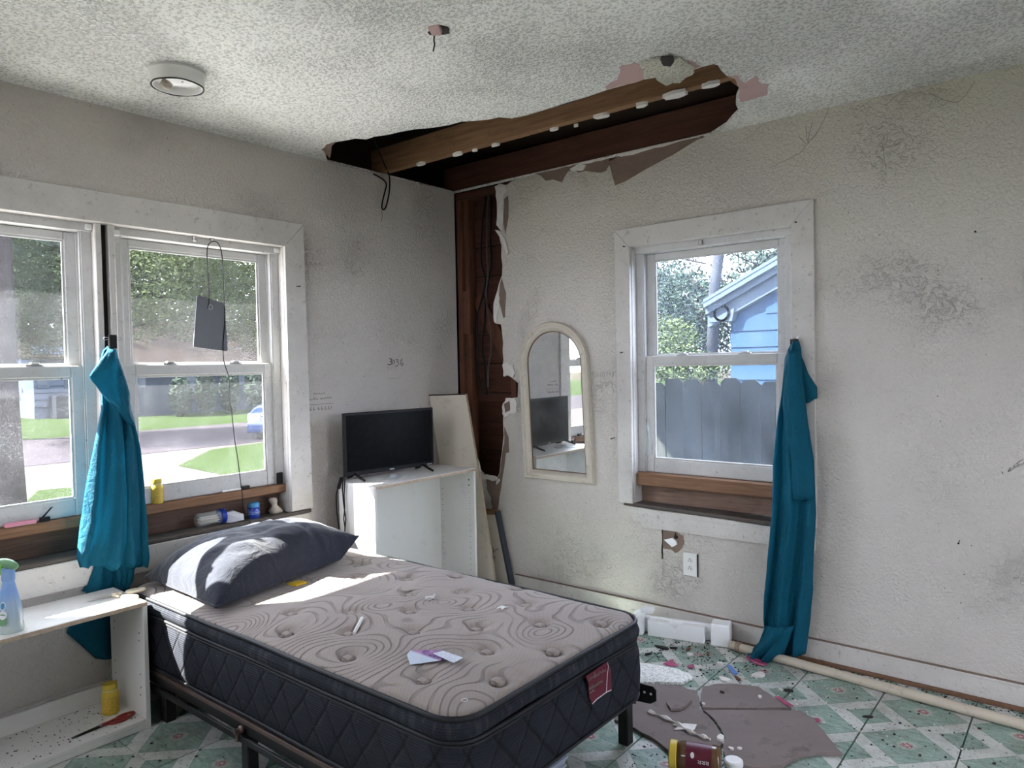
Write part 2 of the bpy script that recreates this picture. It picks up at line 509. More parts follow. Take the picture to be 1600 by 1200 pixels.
# ------------------------------------------------------------------ mesh tools
class MB:
    def __init__(self):
        self.v = []
        self.f = []

    def quad(self, a, b, c, d):
        n = len(self.v)
        self.v += [Vector(a), Vector(b), Vector(c), Vector(d)]
        self.f.append((n, n + 1, n + 2, n + 3))

    def box(self, lo, hi):
        return self.hexa([(lo[0], lo[1], lo[2]), (hi[0], lo[1], lo[2]), (hi[0], hi[1], lo[2]), (lo[0], hi[1], lo[2])],
                         [(lo[0], lo[1], hi[2]), (hi[0], lo[1], hi[2]), (hi[0], hi[1], hi[2]), (lo[0], hi[1], hi[2])])

    def hexa(self, bot, top):
        n = len(self.v)
        self.v += [Vector(p) for p in bot] + [Vector(p) for p in top]
        self.f += [(n + 3, n + 2, n + 1, n), (n + 4, n + 5, n + 6, n + 7)]
        for i in range(4):
            j = (i + 1) % 4
            self.f.append((n + i, n + j, n + 4 + j, n + 4 + i))
        return self

    def obox(self, c, ax, ay, az):
        """box from a centre and three half-extent vectors"""
        c, ax, ay, az = Vector(c), Vector(ax), Vector(ay), Vector(az)
        b = [c - ax - ay - az, c + ax - ay - az, c + ax + ay - az, c - ax + ay - az]
        t = [p + az * 2 for p in b]
        return self.hexa(b, t)

    def slab(self, outer, off, holes=()):
        """flat polygon (3-D points) with optional holes, thickened by the vector off"""
        off = Vector(off)
        loops = [[Vector(p) for p in outer]] + [[Vector(p) for p in h] for h in holes]
        tris = tessellate_polygon(loops)
        flat = [p for l in loops for p in l]
        n, k = len(self.v), len(flat)
        self.v += flat + [p + off for p in flat]
        for a, b, c in tris:
            self.f.append((n + a, n + b, n + c))
            self.f.append((n + k + c, n + k + b, n + k + a))
        s = 0
        for l in loops:
            for i in range(len(l)):
                j = (i + 1) % len(l)
                self.f.append((n + s + i, n + s + j, n + k + s + j, n + k + s + i))
            s += len(l)
        return self

    def tube(self, pts, r, seg=8, closed=False, cap=True):
        pts = [Vector(p) for p in pts]
        n0 = len(self.v)
        up = None
        N = len(pts)
        for i, p in enumerate(pts):
            if closed:
                d = (pts[(i + 1) % N] - pts[i - 1])
            else:
                d = pts[min(i + 1, N - 1)] - pts[max(i - 1, 0)]
            d.normalize()
            if up is None:
                up = d.orthogonal().normalized()
            else:
                up = (up - d * up.dot(d))
                up = up.normalized() if up.length > 1e-6 else d.orthogonal().normalized()
            s = d.cross(up)
            rr = r[i] if isinstance(r, (list, tuple)) else r
            for k in range(seg):
                a = 2 * math.pi * k / seg
                self.v.append(p + up * (rr * math.cos(a)) + s * (rr * math.sin(a)))
        for i in range(N if closed else N - 1):
            a0 = n0 + i * seg
            b0 = n0 + ((i + 1) % N) * seg
            for k in range(seg):
                k2 = (k + 1) % seg
                self.f.append((a0 + k, a0 + k2, b0 + k2, b0 + k))
        if cap and not closed:
            self.f.append(tuple(n0 + k for k in range(seg))[::-1])
            self.f.append(tuple(n0 + (N - 1) * seg + k for k in range(seg)))
        return self

    def lathe(self, prof, org, axis=(0, 0, 1), seg=24, cap=True, sq=None):
        """prof: (radius, height) pairs along axis; sq flattens the cross-section"""
        org, a = Vector(org), Vector(axis).normalized()
        u = a.orthogonal().normalized()
        if abs(a.z) > 0.9:
            u = Vector((1, 0, 0))
        w = a.cross(u)
        n0 = len(self.v)
        for r, h in prof:
            for k in range(seg):
                t = 2 * math.pi * k / seg
                self.v.append(org + a * h + u * (r * math.cos(t)) + w * (r * math.sin(t) * (sq or 1)))
        for i in range(len(prof) - 1):
            for k in range(seg):
                k2 = (k + 1) % seg
                self.f.append((n0 + i * seg + k, n0 + i * seg + k2, n0 + (i + 1) * seg + k2, n0 + (i + 1) * seg + k))
        if cap:
            self.f.append(tuple(n0 + k for k in range(seg))[::-1])
            self.f.append(tuple(n0 + (len(prof) - 1) * seg + k for k in range(seg)))
        return self

    def rings(self, loops, closed=True, cap=(False, False)):
        n0 = len(self.v)
        k = len(loops[0])
        for l in loops:
            self.v += [Vector(p) for p in l]
        for i in range(len(loops) - 1):
            for j in range(k if closed else k - 1):
                j2 = (j + 1) % k
                self.f.append((n0 + i * k + j, n0 + i * k + j2, n0 + (i + 1) * k + j2, n0 + (i + 1) * k + j))
        if cap[0]:
            self.f.append(tuple(n0 + j for j in range(k))[::-1])
        if cap[1]:
            self.f.append(tuple(n0 + (len(loops) - 1) * k + j for j in range(k)))
        return self

    def build(self, name, mat, parent=None, smooth=False, bevel=0.0, bseg=1, solid=0.0):
        me = bpy.data.meshes.new(name)
        me.from_pydata([tuple(p) for p in self.v], [], self.f)
        bm = bmesh.new()
        bm.from_mesh(me)
        bmesh.ops.recalc_face_normals(bm, faces=bm.faces)
        if bevel:
            es = [e for e in bm.edges if len(e.link_faces) == 2 and e.calc_face_angle() > 0.5]
            bmesh.ops.bevel(bm, geom=es, offset=bevel, segments=bseg, profile=0.6, affect='EDGES', clamp_overlap=True)
        loc = Vector((0, 0, 0))
        if parent is None:
            xs = [v.co for v in bm.verts]
            lo = Vector((min(v.x for v in xs), min(v.y for v in xs), min(v.z for v in xs)))
            hi = Vector((max(v.x for v in xs), max(v.y for v in xs), max(v.z for v in xs)))
            loc = Vector(((lo.x + hi.x) / 2, (lo.y + hi.y) / 2, lo.z))
            if not self.keep_origin:
                bmesh.ops.translate(bm, verts=bm.verts, vec=-loc)
            else:
                loc = Vector((0, 0, 0))
        bm.to_mesh(me)
        bm.free()
        if smooth:
            for p in me.polygons:
                p.use_smooth = True
        me.materials.append(M[mat] if isinstance(mat, str) else mat)
        o = bpy.data.objects.new(name, me)
        COL.objects.link(o)
        if parent is not None:
            o.parent = parent
            if parent.parent is None:
                o.matrix_parent_inverse = Matrix.Translation(-parent.location)
        o.location = loc
        if solid:
            md = o.modifiers.new('thickness', 'SOLIDIFY')
            md.thickness = solid
            md.offset = 0
        return o

    keep_origin = False


class WB(MB):
    keep_origin = True


def sharp(o, ang=0.6):
    md = o.data
    md.set_sharp_from_angle(angle=ang)
    return o


def thing(name, loc, label=None, cat=None, group=None, kind=None):
    o = bpy.data.objects.new(name, None)
    o.empty_display_size = 0.05
    o.location = loc
    COL.objects.link(o)
    return tag(o, label, cat, group, kind)


def tag(o, label=None, cat=None, group=None, kind=None):
    if label:
        o['label'] = label
    if cat:
        o['category'] = cat
    if group:
        o['group'] = group
    if kind:
        o['kind'] = kind
    return o


def struct(o, label=None):
    o['kind'] = 'structure'
    if label:
        o['label'] = label
    return o


def jag(pts, amp, n=3, seed=0):
    """break straight runs of a 3-D outline into a ragged edge"""
    rnd = random.Random(seed)
    out = []
    for i, p in enumerate(pts):
        q = pts[(i + 1) % len(pts)]
        p, q = Vector(p), Vector(q)
        out.append(p)
        for k in range(1, n):
            t = k / n
            s = p.lerp(q, t)
            d = (q - p)
            a = min(amp, d.length * 0.25)
            s += Vector((rnd.uniform(-a, a), rnd.uniform(-a, a), rnd.uniform(-a, a)))
            out.append(s)
    return out


XR, YF = 4.3, -4.7          # far walls behind the camera

# ================================================================== SETTING
# ---- floor: base slab with vinyl tiles
b = WB()
b.box((-0.16, YF - 0.15, -0.06), (XR + 0.15, 0.16, -0.004))
floor = struct(b.build('floor', 'grout'), 'green and white vinyl tile floor littered with debris')
TS = 0.3048
GX0, GY0 = 2.785, -0.40
b = MB()
gx, gy = 0.0032, 0.0012
b.box((-TS / 2 + gx, -TS / 2 + gy, -0.004), (TS / 2 - gx, TS / 2 - gy, 0.0))
tile0 = None
for i in range(-10, 6):
    for j in range(-15, 3):
        cx, cy = GX0 - TS / 2 + i * TS, GY0 - TS / 2 + j * TS
        if cx < -0.12 or cx > XR + 0.12 or cy > 0.14 or cy < YF - 0.1:
            continue
        if tile0 is None:
            me = bpy.data.meshes.new('floor_tile')
            me.from_pydata([tuple(v) for v in b.v], [], b.f)
            me.materials.append(M['tile'])
            tile0 = me
        o = bpy.data.objects.new('floor_tile', tile0)
        COL.objects.link(o)
        o.parent = floor
        o.location = (cx, cy, 0)

# ---- left wall (plane x = 0) with the double window opening
WL_Y0, WL_Y1, WL_Z0, WL_Z1 = -2.835, -1.235, 0.615, 1.975
b = WB()
b.slab([(0, YF, 0), (0, 0, 0), (0, 0, CEIL), (0, YF, CEIL)], (-0.013, 0, 0),
       [[(0, WL_Y0, WL_Z0), (0, WL_Y1, WL_Z0), (0, WL_Y1, WL_Z1), (0, WL_Y0, WL_Z1)]])
wall_left = struct(b.build('wall_left', 'wall_l'), 'grimy off-white left wall with handwriting and a double window')
b = WB()
b.slab([(-0.115, YF - 0.15, -0.5), (-0.115, 0.14, -0.5), (-0.115, 0.14, CEIL - 0.02), (-0.115, YF - 0.15, CEIL - 0.02)],
       (-0.03, 0, 0),
       [[(-0.115, WL_Y0, WL_Z0), (-0.115, WL_Y1, WL_Z0), (-0.115, WL_Y1, WL_Z1), (-0.115, WL_Y0, WL_Z1)]])
b.build('outer_sheathing', 'siding_white', wall_left)
b = WB()
b.box((-0.115, YF, CEIL - 0.05), (-0.013, 0, CEIL + 0.02))
b.build('top_plate', 'oldwood', wall_left)

# ---- back wall (plane y = 0) with the broken corner and the single window
c5 = crop(480, 60, .3)
c6 = crop(800, 60, .3)
ca = crop(700, 280, .2335)
cb = crop(700, 540, .2335)
W2_X0, W2_X1, W2_Z0, W2_Z1 = 1.258, 2.082, 0.575, 1.955
edge_r = [ca(*p) for p in [(325, 40), (342, 90), (338, 150), (330, 230), (322, 305), (352, 345), (345, 395), (358, 450), (356, 520), (364, 575),
                           (362, 640), (340, 700), (326, 760), (310, 830), (308, 905), (318, 965), (355, 972), (362, 1030), (368, 1090), (366, 1150), (371, 1210)]] + \
         [cb(*p) for p in [(366, 130), (372, 190), (420, 210), (470, 252), (466, 345), (420, 352), (385, 350), (372, 420), (368, 500),
                           (372, 600), (362, 700), (352, 770), (345, 850), (328, 885), (280, 872), (240, 872), (212, 830), (200, 775), (180, 740)]]
top_edge = [c6(*p) for p in [(1160, 455), (1040, 485), (965, 528), (840, 605), (700, 680), (590, 745), (537, 766), (522, 710), (508, 655), (490, 690), (460, 700),
                             (420, 695), (380, 690), (345, 700), (318, 680), (290, 695), (275, 720), (260, 750), (215, 735), (175, 742),
                             (150, 715), (128, 705), (60, 725), (0, 742)]] + [c5(*p) for p in [(1040, 762), (1005, 766)]]
outline = [(0, 0, 0), (XR, 0, 0), (XR, 0, CEIL)]
for p in top_edge:
    q = at(*p, 'y', 0)
    outline.append((q.x, 0, min(q.z, CEIL)))
for p in edge_r:
    q = at(*p, 'y', 0)
    outline.append((q.x, 0, min(q.z, CEIL)))
outline.append((0, 0, outline[-1][2] - 0.01))
b = WB()
b.slab(outline, (0, 0.013, 0), [[(W2_X0, 0, W2_Z0), (W2_X1, 0, W2_Z0), (W2_X1, 0, W2_Z1), (W2_X0, 0, W2_Z1)]])
wall_back = struct(b.build('wall_back', 'wall'), 'textured off-white back wall with a torn-open corner')
b = WB()
b.slab([(-0.14, 0.118, -0.5), (XR + 0.15, 0.118, -0.5), (XR + 0.15, 0.118, CEIL - 0.02), (-0.14, 0.118, CEIL - 0.02)],
       (0, 0.03, 0),
       [[(W2_X0, 0.118, W2_Z0), (W2_X1, 0.118, W2_Z0), (W2_X1, 0.118, W2_Z1), (W2_X0, 0.118, W2_Z1)]])
b.build('outer_sheathing', 'siding_white', wall_back)
b = WB()
b.box((0.0, 0.1165, 0.3), (0.75, 0.1178, CEIL))
b.build('dark_backing', 'void', wall_back)  # dark sheet added behind the boards so the gaps between them stay dark
# horizontal sheathing boards seen through the hole
z = 0.45
k = 0
while z < CEIL - 0.02:
    h = 0.183
    b = WB()
    b.box((0.0, 0.098 + 0.003 * (k % 3), z), (0.62, 0.116, min(z + h - 0.006, CEIL)))
    b.build('sheathing_board', 'oldwood', wall_back, bevel=0.002)
    z += h
    k += 1
for x0, x1, y0, y1, z0, z1 in [(0.002, 0.042, 0.014, 0.097, 0.0, CEIL - 0.05), (0.046, 0.085, 0.035, 0.097, 0.0, CEIL - 0.05),
                               (0.42, 0.46, 0.014, 0.097, 0.0, CEIL - 0.05)]:
    b = WB()
    b.box((x0, y0, z0), (x1, y1, z1))
    b.build('stud', 'stud', wall_back, bevel=0.002)
b = WB()
b.box((0.042, 0.016, 1.55), (0.10, 0.034, 1.82))
b.build('nailing_block', 'stud', wall_back, bevel=0.002)
b = WB()
b.obox((0.27, 0.088, 1.52), (0.17, 0, -0.26), (0, 0.009, 0), (0.038, 0, 0.025))
b.build('diagonal_brace', 'stud', wall_back)
b = WB()
b.box((0.0, 0.014, CEIL - 0.05), (XR, 0.117, CEIL - 0.005))
b.build('top_plate', 'oldwood', wall_back, bevel=0.002)
# torn paper and crumbled gypsum round the hole
def wpatch(pts, y0, y1, name, mat, amp=0.004, seed=1):
    P = []
    for p in pts:
        q = at(*p, 'y', y0)
        P.append((q.x, y0, min(q.z, CEIL + 0.005)))
    b = WB()
    b.slab([(v.x, y0, v.z) for v in jag(P, amp, 3, seed)], (0, y1 - y0, 0))
    return b.build(name, mat, wall_back)

wpatch([c6(*p) for p in [(505, 640), (560, 615), (700, 575), (900, 530), (1000, 500), (965, 535), (840, 612), (700, 688), (590, 752), (530, 772)]], 0.004, 0.012, 'torn_paper', 'kraft', 0.002, 2)
wpatch([c6(*p) for p in [(120, 705), (280, 665), (330, 650), (500, 610), (510, 650), (490, 700), (440, 705), (345, 705), (300, 690), (262, 755), (215, 742), (172, 748)]], 0.003, 0.012, 'torn_paper', 'kraft', 0.004, 3)
wpatch([c6(*p) for p in [(300, 680), (350, 650), (385, 660), (370, 685), (320, 695)]], -0.004, 0.006, 'gypsum_crumb', 'gypsum', 0.004, 4)
wpatch([c6(*p) for p in [(340, 648), (420, 622), (540, 606), (530, 618), (430, 640), (360, 655)]], -0.005, 0.004, 'gypsum_crumb', 'gypsum', 0.003, 5)
wpatch([c6(*p) for p in [(545, 600), (650, 570), (760, 545), (960, 495), (1010, 490), (950, 515), (780, 562), (660, 592), (560, 615)]], -0.006, 0.004, 'gypsum_crumb', 'gypsum', 0.005, 6)
wpatch([c6(*p) for p in [(1110, 450), (1150, 410), (1185, 385), (1180, 400), (1140, 440), (1030, 485), (970, 500)]], -0.006, 0.002, 'gypsum_crumb', 'gypsum', 0.002, 7)
wpatch([ca(*p) for p in [(318, 50), (345, 32), (390, 40), (398, 70), (375, 125), (372, 300), (365, 350), (330, 310), (332, 150)]], 0.004, -0.004, 'gypsum_crumb', 'gypsum', 0.004, 8)
wpatch([ca(*p) for p in [(378, 130), (402, 110), (404, 250), (385, 365), (372, 300)]], -0.001, -0.003, 'torn_paper', 'kraft', 0.002, 9)
wpatch([ca(*p) for p in [(320, 340), (345, 345), (385, 400), (412, 495), (400, 505), (370, 420)]], -0.002, -0.012, 'gypsum_crumb', 'gypsum', 0.002, 10)
wpatch([ca(*p) for p in [(350, 700), (362, 665), (375, 720), (388, 760), (382, 920), (372, 930), (340, 800)]], -0.001, -0.004, 'torn_paper', 'kraft', 0.002, 11)
wpatch([ca(*p) for p in [(310, 830), (338, 745), (350, 800), (345, 870), (325, 965), (312, 950)]], 0.002, -0.006, 'gypsum_crumb', 'gypsum', 0.004, 12)
wpatch([cb(*p) for p in [(372, 130), (395, 105), (440, 130), (455, 190), (440, 215), (405, 195), (378, 205)]], 0.002, -0.010, 'gypsum_crumb', 'gypsum', 0.006, 13)
wpatch([cb(*p) for p in [(400, 352), (455, 350), (468, 395), (465, 450), (420, 455), (385, 485), (372, 455), (375, 390)]], 0.002, -0.010, 'gypsum_crumb', 'gypsum', 0.006, 14)
wpatch([cb(*p) for p in [(376, 390), (410, 370), (415, 430), (385, 450)]], -0.010, -0.013, 'torn_paper', 'kraft', 0.003, 15)
wpatch([cb(*p) for p in [(378, 545), (405, 615), (410, 715), (388, 722), (355, 960), (330, 1110), (298, 1110), (290, 1020), (262, 960), (255, 890), (330, 890), (350, 850), (358, 770), (378, 650)]], -0.001, -0.003, 'torn_paper', 'kraft', 0.003, 16)
wpatch([cb(*p) for p in [(185, 760), (212, 780), (220, 840), (245, 865), (300, 868), (335, 880), (330, 900), (250, 895), (205, 880), (190, 830)]], 0.002, -0.010, 'gypsum_crumb', 'gypsum', 0.006, 17)
wpatch([cb(*p) for p in [(325, 905), (345, 888), (348, 905), (325, 930)]], -0.003, -0.008, 'gypsum_crumb', 'gypsum', 0.002, 18)
# damage beside the outlet
co_ = crop(1020, 800, .1)
wpatch([co_(*p) for p in [(145, 255), (330, 270), (400, 330), (480, 370), (490, 500), (460, 560), (400, 620), (350, 640), (300, 590), (250, 580), (150, 560)]], -0.0005, -0.0022, 'torn_paper', 'kraft', 0.002, 19)
wpatch([co_(*p) for p in [(330, 395), (345, 330), (362, 322), (368, 360), (398, 385), (390, 415), (350, 420)]], -0.003, -0.004, 'knocked_hole', 'void', 0.001, 20)
wpatch([co_(*p) for p in [(185, 430), (320, 405), (360, 440), (395, 500), (310, 545)]], -0.004, -0.012, 'gypsum_crumb', 'styro', 0.001, 21)
wpatch([co_(*p) for p in [(160, 570), (240, 590), (270, 570), (370, 640), (480, 620), (480, 970), (330, 900), (230, 760), (165, 740)]], -0.0006, -0.0016, 'filler_patch', 'wall', 0.003, 22)
wpatch([co_(*p) for p in [(138, 250), (158, 250), (160, 440), (158, 730), (140, 735), (135, 560), (148, 440)]], -0.0022, -0.0032, 'crack', 'void', 0.001, 23)

# ---- walls behind the camera: unseen openings in both, added to let fill daylight in
b = WB()
b.slab([(-0.14, YF, -0.5), (XR + 0.15, YF, -0.5), (XR + 0.15, YF, CEIL + 0.3), (-0.14, YF, CEIL + 0.3)], (0, -0.12, 0),
       [[(0.3, YF, 1.7), (2.0, YF, 1.7), (2.0, YF, 2.35), (0.3, YF, 2.35)]])
struct(b.build('wall_front', 'wall'), 'plain off-white wall with a high band opening added unseen for fill light')
b = WB()
b.slab([(XR, YF - 0.1, -0.5), (XR, 0.14, -0.5), (XR, 0.14, CEIL + 0.3), (XR, YF - 0.1, CEIL + 0.3)], (0.12, 0, 0), [[(XR, -1.45, 0.0), (XR, -1.0, 0.0), (XR, -1.0, 2.05), (XR, -1.45, 2.05)]])
struct(b.build('wall_right', 'wall'), 'plain off-white side wall with a narrow opening added unseen for more daylight')  # doorway-sized opening, added out of view to brighten the room

# ---- ceiling with the torn hole
hole_px = [c5(*p) for p in [(118, 640), (92, 600), (85, 575), (150, 540), (200, 532), (250, 522), (310, 526), (350, 512), (420, 502), (490, 486), (560, 474), (650, 466), (740, 452),
                            (800, 434), (870, 430), (940, 424), (1000, 411), (1075, 416), (1140, 402), (1200, 384), (1280, 360), (1360, 340), (1430, 314), (1500, 290)]] + \
          [c6(*p) for p in [(0, 418), (90, 395), (180, 370), (300, 338), (400, 300), (490, 270), (600, 240), (690, 214), (750, 205), (775, 232), (800, 246), (840, 230), (872, 234),
                            (905, 205), (940, 190), (948, 165), (985, 150), (1050, 134), (1072, 140), (1090, 168), (1118, 196), (1160, 210), (1180, 240), (1187, 262), (1168, 310), (1166, 345),
                            (1182, 380), (1150, 412), (1118, 450)]]
hole = [at(*p, 'z', CEIL) for p in hole_px]
hole = [Vector((max(v.x, 0.0), min(v.y, -0.008), CEIL)) for v in hole]
x_last = hole[-1].x
hole += [Vector((x_last - 0.12, 0.009, CEIL)), Vector((0.9, 0.009, CEIL)), Vector((-0.009, 0.009, CEIL)), Vector((-0.009, -0.5, CEIL))]
hole[0] = Vector((-0.009, hole[0].y, CEIL))
b = WB()
b.slab([(-0.013, YF, CEIL), (XR, YF, CEIL), (XR, 0.013, CEIL), (-0.013, 0.013, CEIL)], (0, 0, 0.014), [hole])
ceiling = struct(b.build('ceiling', 'popcorn'), 'white popcorn ceiling with a long torn hole along the back corner')
for yc in (-0.56, -1.17, -1.78, -2.39, -3.0, -3.6, -4.2):
    b = WB()
    b.box((-0.1, yc - 0.021, CEIL + 0.016), (XR, yc + 0.021, CEIL + 0.155))
    b.build('joist', 'joist' if yc > -0.6 else 'oldwood', ceiling, bevel=0.002)
b = WB()
b.box((-0.1, 0.012, CEIL + 0.005), (XR, 0.055, CEIL + 0.165))
b.build('rim_joist', 'oldwood', ceiling, bevel=0.002)
b = WB()
b.box((1.93, -0.53, CEIL + 0.10), (1.97, 0.01, CEIL + 0.16))
b.build('blocking', 'joist', ceiling, bevel=0.002)

def cpatch(pts, z0, z1, name, mat, amp=0.006, seed=1, par=None):
    P = [at(*p, 'z', z0) for p in pts]
    b = WB()
    b.slab([(v.x, v.y, z0) for v in jag(P, amp, 3, seed)], (0, 0, z1 - z0))
    return b.build(name, mat, par or ceiling)

cpatch([c6(*p) for p in [(492, 266), (510, 232), (548, 215), (562, 168), (560, 150), (640, 124), (668, 150), (685, 205), (690, 213), (600, 240)]], CEIL - 0.0015, CEIL - 0.0004, 'peeled_patch', 'pink', 0.006, 31)
cpatch([c6(*p) for p in [(880, 100), (960, 130), (985, 148), (948, 163), (930, 150)]], CEIL - 0.0015, CEIL - 0.0004, 'peeled_patch', 'pink', 0.004, 32)
cpatch([c6(*p) for p in [(1118, 196), (1175, 195), (1190, 225), (1215, 235), (1270, 196), (1300, 240), (1338, 238), (1330, 295), (1190, 333), (1186, 262), (1160, 208)]], CEIL - 0.0015, CEIL - 0.0004, 'peeled_patch', 'pink', 0.004, 33)
cpatch([c6(*p) for p in [(665, 130), (720, 108), (880, 105), (950, 155), (938, 188), (900, 208), (872, 234), (840, 232), (800, 247), (772, 230), (748, 204), (692, 212)]], CEIL - 0.008, CEIL - 0.001, 'sagging_flake', 'popcorn_dirty', 0.006, 34)
cpatch([c6(*p) for p in [(775, 98), (840, 96), (845, 118), (825, 148), (790, 145), (776, 118)]], CEIL - 0.011, CEIL - 0.0085, 'knocked_hole', 'debris_dark', 0.003, 35)
cpatch([c5(*p) for p in [(76, 580), (100, 555), (150, 540), (128, 560), (118, 625), (95, 600)]], CEIL - 0.002, CEIL + 0.004, 'torn_paper', 'kraft', 0.004, 36)
# bits of plaster stuck to the bottom of the joist
for px, py, w in [(590, 652, 26), (785, 600, 28), (875, 580, 14), (980, 552, 20), (1285, 470, 18), (1400, 452, 9), (1535, 400, 36)]:
    p0 = at(*c5(px, py), 'z', CEIL + 0.012)
    b = WB()
    r = w * .3 / 480
    b.slab([(p0.x + r * 2.2 * math.cos(a) * random.uniform(.7, 1.1), p0.y + r * math.sin(a) * random.uniform(.7, 1.2), CEIL + 0.004) for a in [i * math.pi / 5 for i in range(10)]], (0, 0, 0.013))
    b.build('plaster_crumb', 'gypsum', ceiling)
for px, py, w in [(675, 342, 32), (850, 288, 52), (1035, 236, 36)]:
    p0 = at(*c6(px, py), 'z', CEIL + 0.012)
    b = WB()
    r = w * .3 / 560
    b.slab([(p0.x + r * 2.0 * math.cos(a) * random.uniform(.7, 1.1), p0.y + r * math.sin(a) * random.uniform(.7, 1.2), CEIL + 0.002) for a in [i * math.pi / 6 for i in range(12)]], (0, 0, 0.015))
    b.build('plaster_crumb', 'gypsum', ceiling)
# small knocked hole by the middle of the ceiling
p0 = at(680, 50, 'z', CEIL)
b = WB()
b.slab([(p0.x + 0.045 * math.cos(a) * random.uniform(.6, 1.1) + .02, p0.y + 0.035 * math.sin(a) * random.uniform(.7, 1.1), CEIL - 0.002) for a in [i * math.pi / 7 for i in range(14)]], (0, 0, 0.0015))
b.build('knocked_hole', 'debris_dark', ceiling)
b = WB()
b.slab([at(668, 44, 'z', CEIL - 0.004), at(685, 40, 'z', CEIL - 0.004), at(690, 55, 'z', CEIL - 0.02), at(676, 56, 'z', CEIL - 0.02)], (0.004, 0.0, 0.012))
b.build('paper_flap', 'pink', ceiling)
b = WB()
b.tube([at(679, 54, 'z', CEIL - 0.01), at(678, 62, 'z', CEIL - 0.03), at(679, 70, 'z', CEIL - 0.05), at(677, 80, 'z', CEIL - 0.075)], 0.0025, 6)
b.build('hanging_wire', 'wire_black', ceiling)
# roof: closes the attic, eaves over the windows
b = WB()
b.box((-0.60, YF - 0.4, 2.9), (XR + 0.5, 0.5, 2.98))
b.box((-0.60, YF - 0.4, 2.3), (-0.56, 0.5, 2.9))
b.box((-0.56, YF - 0.4, 2.34), (-0.145, 0.5, 2.38))
b.box((XR + 0.12, YF - 0.4, 2.2), (XR + 0.16, 0.5, 2.9))
b.box((-0.56, 0.15, 2.2), (XR + 0.2, 0.19, 2.9))
b.box((-0.56, YF - 0.16, 2.24), (XR + 0.2, YF - 0.12, 2.9))
struct(b.build('roof', 'roofing'), 'dark roof deck above the attic')
# baseboards
b = WB()
b.box((0.0, -0.016, 0.0), (XR, 0.0, 0.088))
b.box((0.0, -0.020, 0.088), (XR, 0.0, 0.1))
bb = struct(b.build('baseboard_back', 'trim', bevel=0.002), 'scuffed white baseboard along the back wall')
b = WB()
b.box((0.75, -0.038, 0.0), (XR, -0.0165, 0.016))
b.build('floor_gap_strip', 'debris_brown', bb, bevel=0.004)
b = WB()
b.box((0.45, -0.019, 0.1), (XR, -0.001, 0.1025))
b.build('dusty_ledge', 'kraft', bb)
b = WB()
b.box((0.0, YF, 0.0), (0.016, -0.02, 0.088))
b.box((0.0, YF, 0.088), (0.02, -0.02, 0.1))
struct(b.build('baseboard_left', 'trim', bevel=0.002), 'scuffed white baseboard along the left wall')


